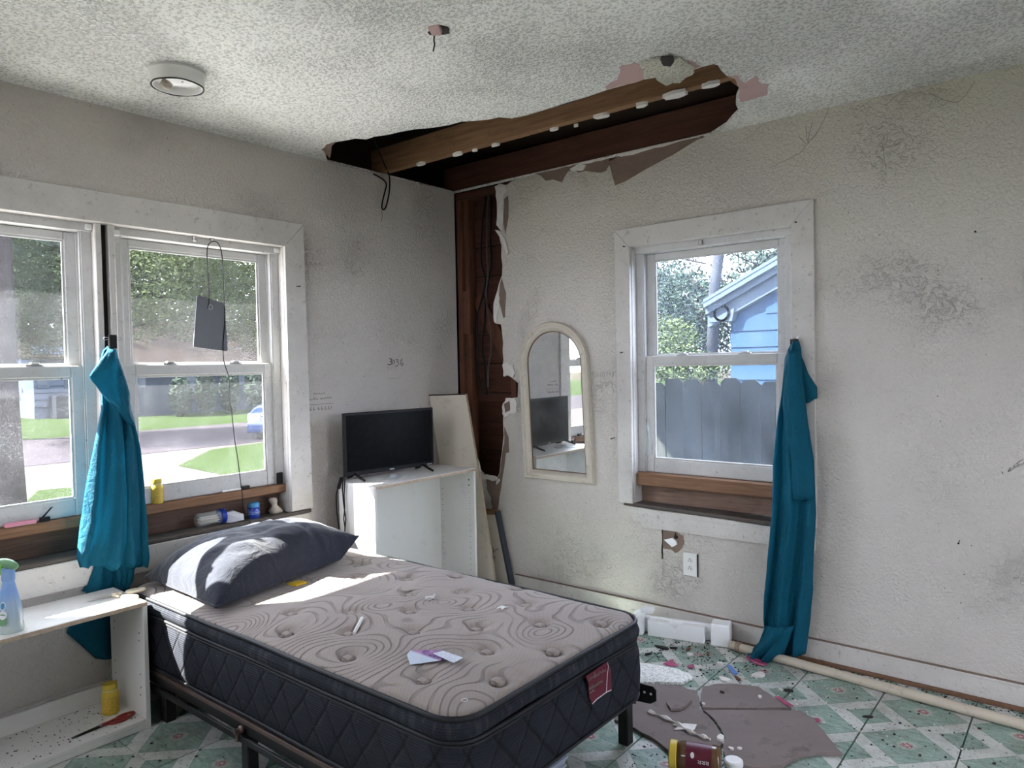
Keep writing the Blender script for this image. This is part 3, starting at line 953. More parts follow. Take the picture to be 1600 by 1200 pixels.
# ================================================================== WINDOWS
def window_unit(par, MP, u0, u1, zb, zt, pane, tag_=''):
    """double-hung unit in wall coordinates: u along the wall, w outward, z up"""
    def bx(a, c):
        b = WB()
        b.hexa([MP(a[0], a[1], a[2]), MP(c[0], a[1], a[2]), MP(c[0], c[1], a[2]), MP(a[0], c[1], a[2])],
               [MP(a[0], a[1], c[2]), MP(c[0], a[1], c[2]), MP(c[0], c[1], c[2]), MP(a[0], c[1], c[2])])
        return b
    tr = 0.038
    for s, ua, ub in ((1, u0, u0 + tr), (-1, u1 - tr, u1)):
        b = bx((ua, 0.045, zb), (ub, 0.118, zt))
        for wv in (0.052, 0.085):
            e = ub if s > 0 else ua - 0.006
            b2 = bx((e, wv - 0.003, zb), (e + 0.006, wv + 0.003, zt))
            n = len(b.v)
            b.v += b2.v
            b.f += [tuple(i + n for i in f) for f in b2.f]
        b.build('side_track', 'sash', par, bevel=0.001)
    b = bx((u0, 0.03, zt - 0.035), (u1, 0.118, zt))
    b.build('head_track', 'sash', par, bevel=0.002)
    st = 0.048
    a0, a1 = u0 + tr, u1 - tr
    zm = 1.365
    for nm, w0, w1, za, zc, rb, rt in (('upper_sash', 0.088, 0.114, zm - 0.02, zt - 0.035, 0.042, 0.036),
                                       ('lower_sash', 0.056, 0.084, zb, zm + 0.02, 0.072, 0.048)):
        b = WB()
        for lo, hi in (((a0, w0, za), (a0 + st, w1, zc)), ((a1 - st, w0, za), (a1, w1, zc)),
                       ((a0 + st, w0, za), (a1 - st, w1, za + rb)), ((a0 + st, w0, zc - rt), (a1 - st, w1, zc))):
            b2 = bx(lo, hi)
            n = len(b.v)
            b.v += b2.v
            b.f += [tuple(i + n for i in f) for f in b2.f]
        sash = b.build(nm, 'sash', par, bevel=0.004)
        wm = (w0 + w1) / 2
        b = bx((a0 + st - 0.004, wm - 0.0015, za + rb - 0.004), (a1 - st + 0.004, wm + 0.0015, zc - rt + 0.004))
        b.build('pane', pane, sash)
        # glazing bead
        b = WB()
        i0, i1, j0, j1 = a0 + st, a1 - st, za + rb, zc - rt
        q = 0.008
        for lo, hi in (((i0, w0 + 0.004, j0), (i0 + q, wm - 0.002, j1)), ((i1 - q, w0 + 0.004, j0), (i1, wm - 0.002, j1)),
                       ((i0 + q, w0 + 0.004, j0), (i1 - q, wm - 0.002, j0 + q)), ((i0 + q, w0 + 0.004, j1 - q), (i1 - q, wm - 0.002, j1))):
            b2 = bx(lo, hi)
            n = len(b.v)
            b.v += b2.v
            b.f += [tuple(i + n for i in f) for f in b2.f]
        b.build('glazing_bead', 'sash', sash, bevel=0.001)
        if nm == 'lower_sash':
            for t in (0.28, 0.72):
                uu = a0 + (a1 - a0) * t
                b = bx((uu - 0.03, 0.06, zc), (uu + 0.03, 0.082, zc + 0.006))
                b2 = bx((uu - 0.012, 0.054, zc + 0.006), (uu + 0.018, 0.078, zc + 0.014))
                n = len(b.v)
                b.v += b2.v
                b.f += [tuple(i + n for i in f) for f in b2.f]
                b.build('sash_lock', 'metal_grey', sash, bevel=0.002)


MPL = lambda u, w, z: Vector((-w, u, z))
MPB = lambda u, w, z: Vector((u, w, z))

win1 = struct(thing('window_1', (0, -2.07, 0.62)), 'double window in the left wall, two dusty sliding sash units')
def w1box(lo, hi, name, mat, bevel=0.003, par=None):
    b = WB()
    b.box(lo, hi)
    return b.build(name, mat, par or win1, bevel=bevel)
IN_Y1, IN_Y0, HEAD = -1.245, -2.815, 1.962
b = WB()
b.slab([(0, -1.133, 2.086), (0, -2.93, 2.086), (0, IN_Y0, HEAD), (0, IN_Y1, HEAD)], (0.02, 0, 0))
b.build('head_casing', 'trim', win1, bevel=0.002)
b = WB()
b.slab([(0, -1.133, 2.085), (0, IN_Y1, HEAD), (0, IN_Y1, 0.64), (0, -1.120, 0.64)], (0.02, 0, 0))
b.build('side_casing', 'trim', win1, bevel=0.002)
b = WB()
b.slab([(0, -2.93, 2.085), (0, IN_Y0, HEAD), (0, IN_Y0, 0.64), (0, -2.93, 0.64)], (0.02, 0, 0))
b.build('side_casing', 'trim', win1, bevel=0.002)
w1box((-0.118, IN_Y1, 0.62), (-0.001, WL_Y1 + 0.001, HEAD + 0.012), 'jamb', 'trim')
w1box((-0.118, WL_Y0 - 0.001, 0.62), (-0.001, IN_Y0, HEAD + 0.012), 'jamb', 'trim')
w1box((-0.118, WL_Y0, HEAD - 0.001), (-0.001, WL_Y1, WL_Z1), 'head_jamb', 'trim')
w1box((-0.118, -2.110, 0.62), (-0.004, -2.085, HEAD), 'mullion_post', 'trim')
w1box((-0.118, -2.058, 0.62), (-0.004, -2.033, HEAD), 'mullion_post', 'trim')
w1box((-0.118, -2.085, 0.62), (-0.035, -2.058, HEAD), 'mullion_groove', 'void')
w1box((-0.118, IN_Y0, 0.616), (0.014, -1.125, 0.634), 'stool_ledge', 'ledge', 0.004)
w1box((0.0, -2.93, 0.505), (0.018, -1.14, 0.616), 'apron', 'trim')
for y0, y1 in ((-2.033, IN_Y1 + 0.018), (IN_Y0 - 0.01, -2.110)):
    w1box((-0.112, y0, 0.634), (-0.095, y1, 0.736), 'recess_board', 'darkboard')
    w1box((-0.115, y0, 0.736), (-0.03, y1, 0.777), 'sill_rail', 'rawwood_y', 0.004)
window_unit(win1, MPL, -2.033, IN_Y1, 0.778, HEAD, 'pane')
window_unit(win1, MPL, IN_Y0, -2.110, 0.778, HEAD, 'pane')
for (yy, zz) in ((-2.125, 1.945), (-2.018, 1.935), (-1.262, 1.945)):
    w1box((-0.044, yy - 0.013, zz - 0.012), (-0.02, yy + 0.013, zz + 0.012), 'blind_bracket', 'white_plastic')
for px, py in ((305, 372), (332, 371)):
    p = at(px, py, 'x', -0.012)
    w1box((-0.026, p.y - 0.009, p.z - 0.014), (-0.008, p.y + 0.009, p.z + 0.010), 'cup_hook', 'metal_grey')
w1box((-0.06, -1.285, 0.777), (-0.035, -1.255, 0.835), 'sash_stop', 'black')

win2 = struct(thing('window_2', (1.67, 0, 0.6)), 'single sash window in the back wall with a bare pine sill rail')
def w2box(lo, hi, name, mat, bevel=0.003, par=None):
    b = WB()
    b.box(lo, hi)
    return b.build(name, mat, par or win2, bevel=bevel)
X0, X1, H2 = 1.256, 2.078, 1.953
b = WB()
b.slab([(1.168, 0, 2.050), (2.179, 0, 2.056), (X1, 0, H2), (X0, 0, H2)], (0, -0.02, 0))
b.build('head_casing', 'trim', win2, bevel=0.002)
b = WB()
b.slab([(1.168, 0, 2.050), (X0, 0, H2), (X0, 0, 0.612), (1.172, 0, 0.612)], (0, -0.02, 0))
b.build('side_casing', 'trim', win2, bevel=0.002)
b = WB()
b.slab([(2.179, 0, 2.056), (X1, 0, H2), (X1, 0, 0.60), (2.179, 0, 0.60)], (0, -0.02, 0))
b.build('side_casing', 'trim', win2, bevel=0.002)
w2box((W2_X0 - 0.004, 0.001, 0.60), (X0 + 0.004, 0.118, H2 + 0.01), 'jamb', 'trim')
w2box((X1 - 0.004, 0.001, 0.60), (W2_X1 + 0.004, 0.118, H2 + 0.01), 'jamb', 'trim')
w2box((W2_X0, 0.001, H2 - 0.001), (W2_X1, 0.118, W2_Z1 + 0.004), 'head_jamb', 'trim')
b = WB()
b.slab([(1.195, -0.010, 0.598), (2.17, -0.014, 0.584), (2.17, 0.118, 0.584), (1.195, 0.118, 0.598)], (0, 0, 0.018))
b.build('stool_ledge', 'ledge', win2, bevel=0.003)
b = WB()
b.slab(jag([(1.225, 0, 0.597), (2.17, 0, 0.580), (2.17, 0, 0.497), (1.285, 0, 0.497)], 0.002, 6, 41), (0, -0.018, 0))
b.build('apron', 'trim', win2)
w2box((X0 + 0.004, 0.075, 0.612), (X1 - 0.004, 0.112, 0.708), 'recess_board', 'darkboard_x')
b = WB()
b.hexa([(X0 - 0.012, -0.022, 0.757), (X1 - 0.004, 0.012, 0.707), (X1 - 0.004, 0.112, 0.707), (X0 + 0.004, 0.112, 0.707)],
       [(X0 - 0.012, -0.022, 0.775), (X1 - 0.004, 0.012, 0.776), (X1 - 0.004, 0.112, 0.776), (X0 + 0.004, 0.112, 0.776)])
b = WB()
b.box((X0 + 0.006, 0.012, 0.708), (X1 - 0.006, 0.112, 0.776))
b.build('sill_rail', 'rawwood_x', win2, bevel=0.006)
window_unit(win2, MPB, X0 + 0.004, X1 - 0.004, 0.776, H2, 'pane_back')
p = at(1094, 378, 'y', 0.012)
w2box((p.x - 0.009, 0.008, p.z - 0.014), (p.x + 0.009, 0.026, p.z + 0.010), 'cup_hook', 'metal_grey')
b = WB()
b.slab(jag([(1.300, 0.05, 0.86), (1.335, 0.05, 0.87), (1.328, 0.05, 1.02), (1.303, 0.05, 1.06)], 0.006, 4, 5), (0, -0.003, 0))
b.build('tape_remnant', 'clear', win2)

# ================================================================== BED
BX0, BX1, BY0, BY1 = 0.075, 1.925, -2.065, -1.125     # mattress footprint


def perim(off=0.0, r=0.09, n=22, ny=14, nc=7):
    x0, x1, y0, y1 = BX0 - off, BX1 + off, BY0 - off, BY1 + off
    r = max(r + off, 0.01)
    P = []
    def arc(cx, cy, a0):
        for k in range(nc):
            a = a0 + (math.pi / 2) * k / nc
            P.append((cx + r * math.cos(a), cy + r * math.sin(a)))
    def line(ax, ay, bx, by, m):
        for k in range(m):
            t = k / m
            P.append((ax + (bx - ax) * t, ay + (by - ay) * t))
    arc(x1 - r, y0 + r, -math.pi / 2)
    line(x1, y0 + r, x1, y1 - r, ny)
    arc(x1 - r, y1 - r, 0)
    line(x1 - r, y1, x0 + r, y1, n)
    arc(x0 + r, y1 - r, math.pi / 2)
    line(x0, y1 - r, x0, y0 + r, ny)
    arc(x0 + r, y0 + r, math.pi)
    line(x0 + r, y0, x1 - r, y0, n)
    return P


def wob(x, y, a=0.006, s=3.0, seed=0.0):
    return a * noise.noise(Vector((x * s + seed, y * s, seed)))


mattress = thing('mattress', (0.98, -1.6, 0.2), 'grimy beige quilted mattress with black borders and button tufts', 'mattress')
cA = crop(600, 880, .15)
cB = crop(200, 780, .3)
cC = crop(600, 840, .3)
bt_px = [cA(250, 180), cA(265, 347), cA(275, 532), cA(310, 735), cA(890, 500), cA(968, 700), cA(1075, 933), cA(812, 320), cA(755, 145),
         cB(855, 607), cB(1165, 605), cB(830, 708), cB(1150, 712), cB(1150, 826), cB(1465, 595), cB(1540, 952), cB(1460, 507),
         cC(740, 360), cC(812, 460), cC(880, 592), cC(1128, 450), cC(205, 752), cC(592, 747), cC(690, 272), cB(1200, 355), cB(1200, 420)]
buttons = []
for p in bt_px:
    q = at(*p, 'z', 0.478)
    if all((Vector((q.x, q.y)) - Vector(o)).length > 0.05 for o in buttons):
        buttons.append((q.x, q.y))
for x in (0.2, 0.42):
    for y in (-1.95, -1.7, -1.45):
        buttons.append((x, y))


def top_z(x, y, e):
    z = 0.472 + 0.018 * (1 - math.exp(-e / 0.06)) + wob(x, y, 0.006, 2.2) + wob(x, y, 0.003, 7, 5)
    for bx_, by_ in buttons:
        d2 = (x - bx_) ** 2 + (y - by_) ** 2
        if d2 < 0.03:
            z -= 0.017 * math.exp(-(d2 / (0.031 ** 2)) ** 1.5) + 0.006 * math.exp(-d2 / (0.06 ** 2)) - 0.007 * math.exp(-d2 / (0.11 ** 2))
    return z


# dense crowned top with real dimples
b = WB()
P0 = perim(0.0, n=150, ny=75, nc=12)
cx, cy = (BX0 + BX1) / 2, (BY0 + BY1) / 2
hw = (BY1 - BY0) / 2
loops = []
NR = 78
for k in range(NR + 1):
    t = 1 - k / NR
    L = []
    for (x, y) in P0:
        # shrink toward the centre line of the bed
        sx = max(BX0 + hw, min(BX1 - hw, x))
        X = sx + (x - sx) * t if False else cx + (x - cx) * (t if t > 0 else 0)
        Y = cy + (y - cy) * t
        e = (1 - t) * hw
        L.append((X, Y, top_z(X, Y, e) - (0.012 if k == 0 else 0)))
    loops.append(L)
b.rings(loops, True, (False, True))
b.build('top_panel', 'mat_top', mattress, smooth=True)
# borders
def border(prof, name, mat, seed):
    b = WB()
    loops = []
    for off, z in prof:
        L = []
        for (x, y) in perim(off, n=60, ny=30, nc=8):
            w = wob(x, y, 0.008, 3, seed) + wob(x, y, 0.003, 11, seed + 3)
            L.append((x + (w if x > BX1 - 0.02 else 0), y - (w if y < BY0 + 0.02 else 0), z + wob(x, y, 0.004, 2.5, seed + 9)))
        loops.append(L)
    b.rings(loops)
    return b.build(name, mat, mattress, smooth=True)

border([(-0.004, 0.466), (0.008, 0.455), (0.014, 0.437), (0.010, 0.420), (-0.004, 0.408)], 'pillow_top_border', 'mat_gusset', 1.0)
border([(-0.010, 0.410), (0.006, 0.396), (0.014, 0.36), (0.017, 0.30), (0.014, 0.24), (0.008, 0.218), (-0.006, 0.210), (-0.05, 0.210), (-0.40, 0.210)], 'side_border', 'mat_side', 4.0)
for off, z, r in ((0.004, 0.468, 0.0075), (0.004, 0.408, 0.0065), (0.004, 0.397, 0.0045), (0.010, 0.214, 0.006)):
    b = WB()
    b.tube([(x, y, z + wob(x, y, 0.004, 2.5, 1.0)) for x, y in perim(off, n=50, ny=24, nc=7)], r, 6, closed=True)
    b.build('piping', 'piping', mattress, smooth=True)
bm_ = WB()
bm_.lathe([(0.021, -0.006), (0.0215, 0.002), (0.019, 0.007), (0.012, 0.0105), (0.001, 0.012)], (0, 0, 0), seg=14)
me = bpy.data.meshes.new('tuft_button')
me.from_pydata([tuple(v) for v in bm_.v], [], bm_.f)
me.materials.append(M['mat_top'])
for p in me.polygons:
    p.use_smooth = True
for bx_, by_ in buttons:
    o = bpy.data.objects.new('tuft_button', me)
    COL.objects.link(o)
    o.parent = mattress
    o.matrix_parent_inverse = Matrix.Translation(-mattress.location)
    o.location = (bx_, by_, top_z(bx_, by_, 0.3) + 0.001)
# maroon label on the foot end
ct = crop(910, 1010, .08333)
XT = BX1 + 0.022
L = [at(*ct(*p), 'x', XT) for p in [(55, 560), (470, 290), (525, 430), (540, 815), (450, 860), (250, 1010), (185, 1085), (120, 960), (105, 680)]]
b = WB()
b.slab(L, (0.002, 0, 0))
lab = b.build('label', 'maroon', mattress)
lab['label'] = 'maroon care label with pale lettering'
def stroke(pts, ax, v, r, name, mat, par, c=None):
    b = WB()
    b.tube([at(*(c(*p) if c else p), ax, v) for p in pts], r, 5)
    return b.build(name, mat, par)
stroke([(470, 300), (488, 380), (470, 500), (450, 850)], 'x', XT + 0.003, 0.0012, 'label_stripe', 'paper', lab, ct)
stroke([(185, 1080), (270, 990), (450, 860), (540, 818)], 'x', XT + 0.003, 0.0014, 'label_stripe', 'paper', lab, ct)
# faded script on the label, too worn to read
def scrawl(p, q, n, h, ax, v, r, name, mat, par, seed):
    """a line of joined-up handwriting between two photo points"""
    rnd = random.Random(seed)
    A_, B_ = at(*p, ax, v), at(*q, ax, v)
    up = Vector((0, 0, 1))
    pts = []
    for i in range(n * 2 + 1):
        t = i / (n * 2)
        hh = h * (rnd.uniform(0.5, 1.0) if i % 2 else rnd.uniform(-0.15, 0.15))
        if rnd.random() < 0.16:
            hh *= 1.7
        pts.append(A_.lerp(B_, t) + up * hh)
    b = WB()
    b.tube(pts, r, 4)
    return b.build(name, mat, par)
scrawl(ct(120, 650), ct(440, 465), 14, 0.012, 'x', XT + 0.0028, 0.0009, 'label_lettering', 'faint_ink', lab, 1)
scrawl(ct(125, 835), ct(380, 675), 11, 0.011, 'x', XT + 0.0028, 0.0012, 'label_lettering', 'faint_ink', lab, 2)
scrawl(ct(130, 890), ct(230, 840), 5, 0.006, 'x', XT + 0.0028, 0.0008, 'label_lettering', 'faint_ink', lab, 3)

# steel frame
bed = thing('bed_frame', (0.98, -1.6, 0.0), 'black steel angle-iron bed frame under the mattress', 'bed frame')
def bedbox(lo, hi, name, mat, bevel=0.002, par=None):
    b = WB()
    b.box(lo, hi)
    return b.build(name, mat, par or bed, bevel=bevel)
for y0, y1, fy0, fy1 in ((-2.075, -2.071, -2.071, -2.03), (-1.122, -1.118, -1.165, -1.122)):
    rl = bedbox((0.06, y0, 0.150), (1.885, y1, 0.199), 'side_rail', 'metal_black', 0.001)
    bedbox((0.06, fy0, 0.192), (1.885, fy1, 0.197), 'rail_flange', 'rust', 0.0, rl)
    bedbox((0.06, min(y0, y1) - 0.003, 0.184), (1.885, max(y0, y1) + 0.003, 0.2), 'rail_lip', 'rust', 0.001, rl)
bedbox((0.06, -2.088, 0.125), (1.80, -2.078, 0.148), 'lower_rail', 'metal_black')
for x in (0.35, 1.1, 1.86):
    bedbox((x - 0.018, -2.07, 0.165), (x + 0.018, -1.122, 0.19), 'cross_rail', 'metal_black')
for x, y in ((1.845, -1.125), (1.845, -2.06), (0.955, -2.055), (0.35, -1.14), (0.35, -2.04), (1.1, -1.14)):
    b = WB()
    b.box((x - 0.02, y - 0.02, 0.0), (x + 0.02, y + 0.02, 0.168))
    b.build('leg', 'metal_black', bed, bevel=0.003)
b = WB()
pts = [(1.845, -1.092, 0.145), (1.925, -1.088, 0.150), (1.947, -1.087, 0.165), (1.947, -1.087, 0.203), (1.935, -1.088, 0.214), (1.845, -1.092, 0.214)]
b.slab(pts, (0, 0.004, 0))
br = b.build('headboard_bracket', 'metal_black', bed)
for x in (1.905, 1.93):
    b = WB()
    b.lathe([(0.0045, -0.0008), (0.0045, 0.0008)], (x, -1.0925, 0.188), (0, 1, 0), 12)
    b.build('bolt_hole', 'paper', br)
p = at(376, 1140, 'y', -2.085)
b = WB()
b.lathe([(0.012, 0), (0.014, 0.008), (0.009, 0.014), (0.009, 0.03), (0.004, 0.032)], (p.x, -2.078, p.z), (0, -1, 0), 12)
b.box((p.x - 0.010, -2.100, p.z - 0.035), (p.x + 0.004, -2.092, p.z))
b.build('clamp', 'rust', bed)

# pillow
pil_c = [Vector((0.125, -2.015, 0)), Vector((0.715, -2.03, 0)), Vector((0.535, -1.245, 0)), Vector((0.115, -1.225, 0))]
b = WB()
NU, NV = 56, 44
def pil(u, v, side):
    p = (pil_c[0] * (1 - v) + pil_c[1] * v) * (1 - u) + (pil_c[3] * (1 - v) + pil_c[2] * v) * u
    a, c = 2 * u - 1, 2 * v - 1
    # edges pull in between the corners
    pinch = 0.035
    ctr = sum(pil_c, Vector()) / 4
    p = p + (ctr - p) * (pinch * (1 - a * a) * abs(c) ** 6 + pinch * 0.9 * (1 - c * c) * abs(a) ** 6)
    f = max(0.0, (1 - abs(a) ** 3.0)) ** 0.55 * max(0.0, (1 - abs(c) ** 3.0)) ** 0.55
    wr = 0.010 * noise.noise(Vector((p.x * 9, p.y * 5, 2.0))) + 0.006 * noise.noise(Vector((p.x * 22, p.y * 12, 7.0)))
    base = 0.494
    if side > 0:
        z = base + 0.022 + f * (0.172 + wr * 1.8)
        # sagging crease toward the right third
        z -= 0.022 * math.exp(-((u - 0.66 - 0.10 * (v - 0.5)) / 0.022) ** 2) * f
    else:
        z = base + 0.016 - 0.012 * f
    if u > 0.85 and v > 0.7:
        z += 0.075 * ((u - 0.85) / 0.15) * ((v - 0.7) / 0.3)
    if u < 0.1 and v < 0.3:
        z += 0.004
    return (p.x, p.y, z)
topg = [[pil(i / NU, j / NV, 1) for j in range(NV + 1)] for i in range(NU + 1)]
botg = [[pil(i / NU, j / NV, -1) for j in range(NV + 1)] for i in range(NU + 1)]
def gridfaces(b, g):
    n = len(b.v)
    nj = len(g[0])
    for r in g:
        b.v += [Vector(p) for p in r]
    for i in range(len(g) - 1):
        for j in range(nj - 1):
            b.f.append((n + i * nj + j, n + i * nj + j + 1, n + (i + 1) * nj + j + 1, n + (i + 1) * nj + j))
gridfaces(b, topg)
gridfaces(b, botg)
def weld(o, d=0.0008):
    bm = bmesh.new()
    bm.from_mesh(o.data)
    bmesh.ops.remove_doubles(bm, verts=bm.verts, dist=d)
    bmesh.ops.recalc_face_normals(bm, faces=bm.faces)
    bm.to_mesh(o.data)
    bm.free()
    return o
edge = [topg[i][0] for i in range(NU + 1)] + [topg[NU][j] for j in range(1, NV + 1)] + [topg[i][NV] for i in range(NU - 1, -1, -1)] + [topg[0][j] for j in range(NV - 1, 0, -1)]
edgeb = [botg[i][0] for i in range(NU + 1)] + [botg[NU][j] for j in range(1, NV + 1)] + [botg[i][NV] for i in range(NU - 1, -1, -1)] + [botg[0][j] for j in range(NV - 1, 0, -1)]
b.rings([edge, edgeb])
pillow = thing('pillow', (0.38, -1.62, 0.49), 'dark slate pillow lying at the window end of the mattress', 'pillow')
weld(b.build('pillow_case', 'pillow', pillow, smooth=True))
b = WB()
b.tube([Vector(p) * 0.5 + Vector(q) * 0.5 for p, q in zip(edge, edgeb)], 0.004, 6, closed=True)
b.build('seam', 'pillow', pillow, smooth=True)
p = at(463, 908, 'z', 0.50)
b = MB()
b.slab([(p.x - 0.02, p.y - 0.03, 0.487), (p.x + 0.03, p.y - 0.02, 0.487), (p.x + 0.028, p.y + 0.03, 0.487), (p.x - 0.02, p.y + 0.028, 0.487)], (0, 0, 0.009))
tag(b.build('snack_wrapper', 'yellow', bevel=0.002), 'scrap of yellow packaging tucked under the pillow edge', 'wrapper')

# papers and a pen on the mattress
def ontop(px, py, dz=0.0):
    q = at(px, py, 'z', 0.487)
    return Vector((q.x, q.y, top_z(q.x, q.y, 0.25) + dz))
def flatcard(name, pts, mat, label, cat, th=0.0015, dz=0.004, group=None):
    b = MB()
    P = [at(px, py, 'z', 0.488) for px, py in pts]
    zz = max(top_z(q.x, q.y, 0.25) for q in P) + dz
    b.slab([(q.x, q.y, zz) for q in P], (0, 0, th))
    o = b.build(name, mat)
    return tag(o, label, cat, group)
def card_mat():
    t = NT('photo_card_print')
    x, y, z = t.sep()
    f = t.noise(30, 4, dist=1.0)
    top = t.mix(t.rng(f, 0.4, 0.6), (0.12, 0.06, 0.25), (0.45, 0.25, 0.42))
    c = t.mix(t.rng(y, 0.0, 0.012), (0.55, 0.63, 0.75), top)
    return t.done(c, 0.35)
M['card'] = card_mat()
def env_mat():
    t = NT('printed_envelope')
    x, y, z = t.sep()
    ln = t.rng(t.math('SINE', t.math('MULTIPLY', t.math('ADD', y, t.math('MULTIPLY', x, 0.3)), 700)), 0.2, 0.4)
    c = t.mix(t.math('MULTIPLY', ln, t.rng(t.noise(120, 2), 0.45, 0.55, 0, 0.5)), (0.66, 0.70, 0.80), (0.15, 0.2, 0.4))
    return t.done(c, 0.5)
M['envelope'] = env_mat()
card = flatcard('photo_card', [(636, 1029), (641, 1044), (690, 1037), (702, 1026), (690, 1021), (641, 1021)], 'card', 'purple and pale blue printed card lying flat on the mattress', 'card')
flatcard('paper_slip', [(677, 1029), (693, 1025), (724, 1036), (709, 1044)], 'envelope', 'small white printed slip overlapping the purple card', 'paper', dz=0.0075)
b = MB()
p0, p1 = ontop(553, 992, 0.007), ontop(566, 974, 0.007)
b.tube([p0, p0.lerp(p1, .3), p1], 0.0055, 10)
pen = b.build('pen', 'white_plastic', smooth=False)
tag(pen, 'short white pen-like stick resting on the mattress', 'pen')
p0 = ontop(551, 987, 0.004)
b = MB()
b.obox(p0, (0.012, 0.003, 0), (-0.002, 0.008, 0), (0, 0, 0.003))
tag(b.build('black_chip', 'black', bevel=0.001), 'tiny black chip beside the white stick on the mattress', 'chip')
b = MB()
q = ontop(784, 955, 0.004)
b.slab([q + Vector((-0.012, -0.016, 0)), q + Vector((0.004, -0.008, 0.004)), q + Vector((0.015, -0.016, 0)), q + Vector((0.011, 0.006, 0.004)), q + Vector((0.014, 0.018, 0)), q + Vector((-0.006, 0.012, 0.003)), q + Vector((-0.016, 0.012, 0))], (0, 0, 0.0015))
tag(b.build('paper_scrap', 'paper'), 'small torn white paper scrap near the far edge of the mattress', 'paper')
b = MB()
q = ontop(672, 940, 0.004)
for k in range(5):
    a = k * 1.3
    b.tube([q + Vector((0.016 * math.cos(a + t) * (0.4 + 0.2 * k), 0.016 * math.sin(a + t), 0.004 * k * math.sin(t) ** 2)) for t in [i * 0.4 for i in range(9)]], 0.0025, 5)
tag(b.build('tissue_twist', 'paper', smooth=True), 'crumpled white twist of tissue in the middle of the mattress', 'tissue')
b = MB()
q = at(726, 1097, 'z', 0.487)
zq = top_z(q.x, q.y, 0.1) + 0.003
b.tube([(q.x + 0.008 * math.cos(a), q.y + 0.008 * math.sin(a), zq) for a in [i * math.pi / 8 for i in range(16)]], 0.0008, 5, closed=True)
tag(b.build('hair_tie', 'paper'), 'tiny pale loop of thread near the foot corner of the mattress', 'thread')

# ================================================================== BOOKCASE, TELEVISION, LEANING PANELS
bc = thing('bookcase', (0.26, -0.66, 0.0), 'open white laminate bookcase with peg holes standing in the corner', 'bookcase')
KX0, KX1, KY0, KY1, KZ = 0.120, 0.402, -1.035, -0.296, 0.77
def bcbox(lo, hi, name, mat, bevel=0.0015, par=None):
    b = WB()
    b.box(lo, hi)
    return b.build(name, mat, par or bc, bevel=bevel)
bcbox((KX0, KY0, 0.0), (KX1, KY0 + 0.016, KZ - 0.016), 'side_panel', 'white_lam')
sp = bcbox((KX0, KY1 - 0.016, 0.0), (KX1, KY1, KZ - 0.016), 'side_panel', 'white_lam')
tp = bcbox((KX0 - 0.002, KY0 - 0.001, KZ - 0.016), (KX1, KY1 + 0.001, KZ), 'top_panel', 'white_lam')
bcbox((KX0 + 0.006, KY0 + 0.016, 0.05), (KX0 + 0.011, KY1 - 0.016, KZ - 0.016), 'back_panel', 'white_lam', 0)
bcbox((KX0 + 0.011, KY0 + 0.016, 0.05), (KX1 - 0.004, KY1 - 0.016, 0.066), 'bottom_panel', 'white_lam')
bcbox((KX0 + 0.011, KY0 + 0.016, 0.0), (KX0 + 0.027, KY1 - 0.016, 0.05), 'kick_board', 'white_lam')
bcbox((KX1, KY0 + 0.01, KZ - 0.0165), (KX1 + 0.0006, KY1, KZ - 0.003), 'chipped_edge', 'chip_edge', 0, tp)
for xx in (KX0 + 0.032, KX1 - 0.036):
    z = 0.12
    while z < 0.66:
        b = WB()
        b.lathe([(0.0024, 0), (0.0024, 0.0008)], (xx, KY1 - 0.0163, z), (0, -1, 0), 8)
        b.build('peg_hole', 'void', sp)
        z += 0.032
for z in (0.672, 0.702):
    b = WB()
    b.lathe([(0.0045, 0), (0.0045, 0.0008)], (KX1 - 0.038, KY1 - 0.0163, z), (0, -1, 0), 8)
    b.build('peg_hole', 'void', sp)

tv = thing('television', (0.2, -0.73, KZ), 'black flat-screen television standing on the white bookcase', 'television')
A = at(539.5, 745.5, 'z', KZ + 0.024)
B = at(678.4, 726, 'z', KZ + 0.024)
A.z = B.z = 0.0
U = (B - A).normalized()
Wd = (B - A).length
Nn = Vector((U.y, -U.x, 0))        # toward the viewer
if Nn.dot(CAM - A) < 0:
    Nn = -Nn
TH = 0.326
zb = KZ + 0.024
def tvbox(u0, u1, d0, d1, z0, z1, name, mat, bevel=0.002, par=None):
    b = WB()
    f = lambda u, d, z: A + U * u + Nn * d + Vector((0, 0, z))
    b.hexa([f(u0, d0, z0), f(u1, d0, z0), f(u1, d1, z0), f(u0, d1, z0)], [f(u0, d0, z1), f(u1, d0, z1), f(u1, d1, z1), f(u0, d1, z1)])
    return b.build(name, mat, par or tv, bevel=bevel)
body = tvbox(0, Wd, -0.022, 0.0, zb, zb + TH, 'bezel', 'black', 0.003)
tvbox(0.10, Wd - 0.10, -0.055, -0.022, zb + 0.03, zb + TH * 0.7, 'rear_housing', 'black', 0.006)
tvbox(0.012, Wd - 0.012, 0.0, 0.0012, zb + 0.022, zb + TH - 0.012, 'screen', 'screen', 0)
tvbox(Wd * 0.5 - 0.014, Wd * 0.5 + 0.014, 0.0, 0.001, zb + 0.006, zb + 0.012, 'logo_plate', 'metal_grey', 0)
tvbox(Wd - 0.05, Wd - 0.014, 0.0, 0.0008, zb + 0.006, zb + 0.011, 'badge', 'metal_grey', 0)
for u in (0.06, Wd - 0.075):
    b = WB()
    f = lambda d, z: A + U * u + Nn * d + Vector((0, 0, z))
    for d in (0.085, -0.075):
        b.tube([f(-0.011, zb + 0.012), f(d * 0.5, KZ + 0.017), f(d, KZ + 0.006)], [0.008, 0.0075, 0.006], 8)
    b.build('stand_foot', 'black', tv)
ck = crop(500, 720, .1625)
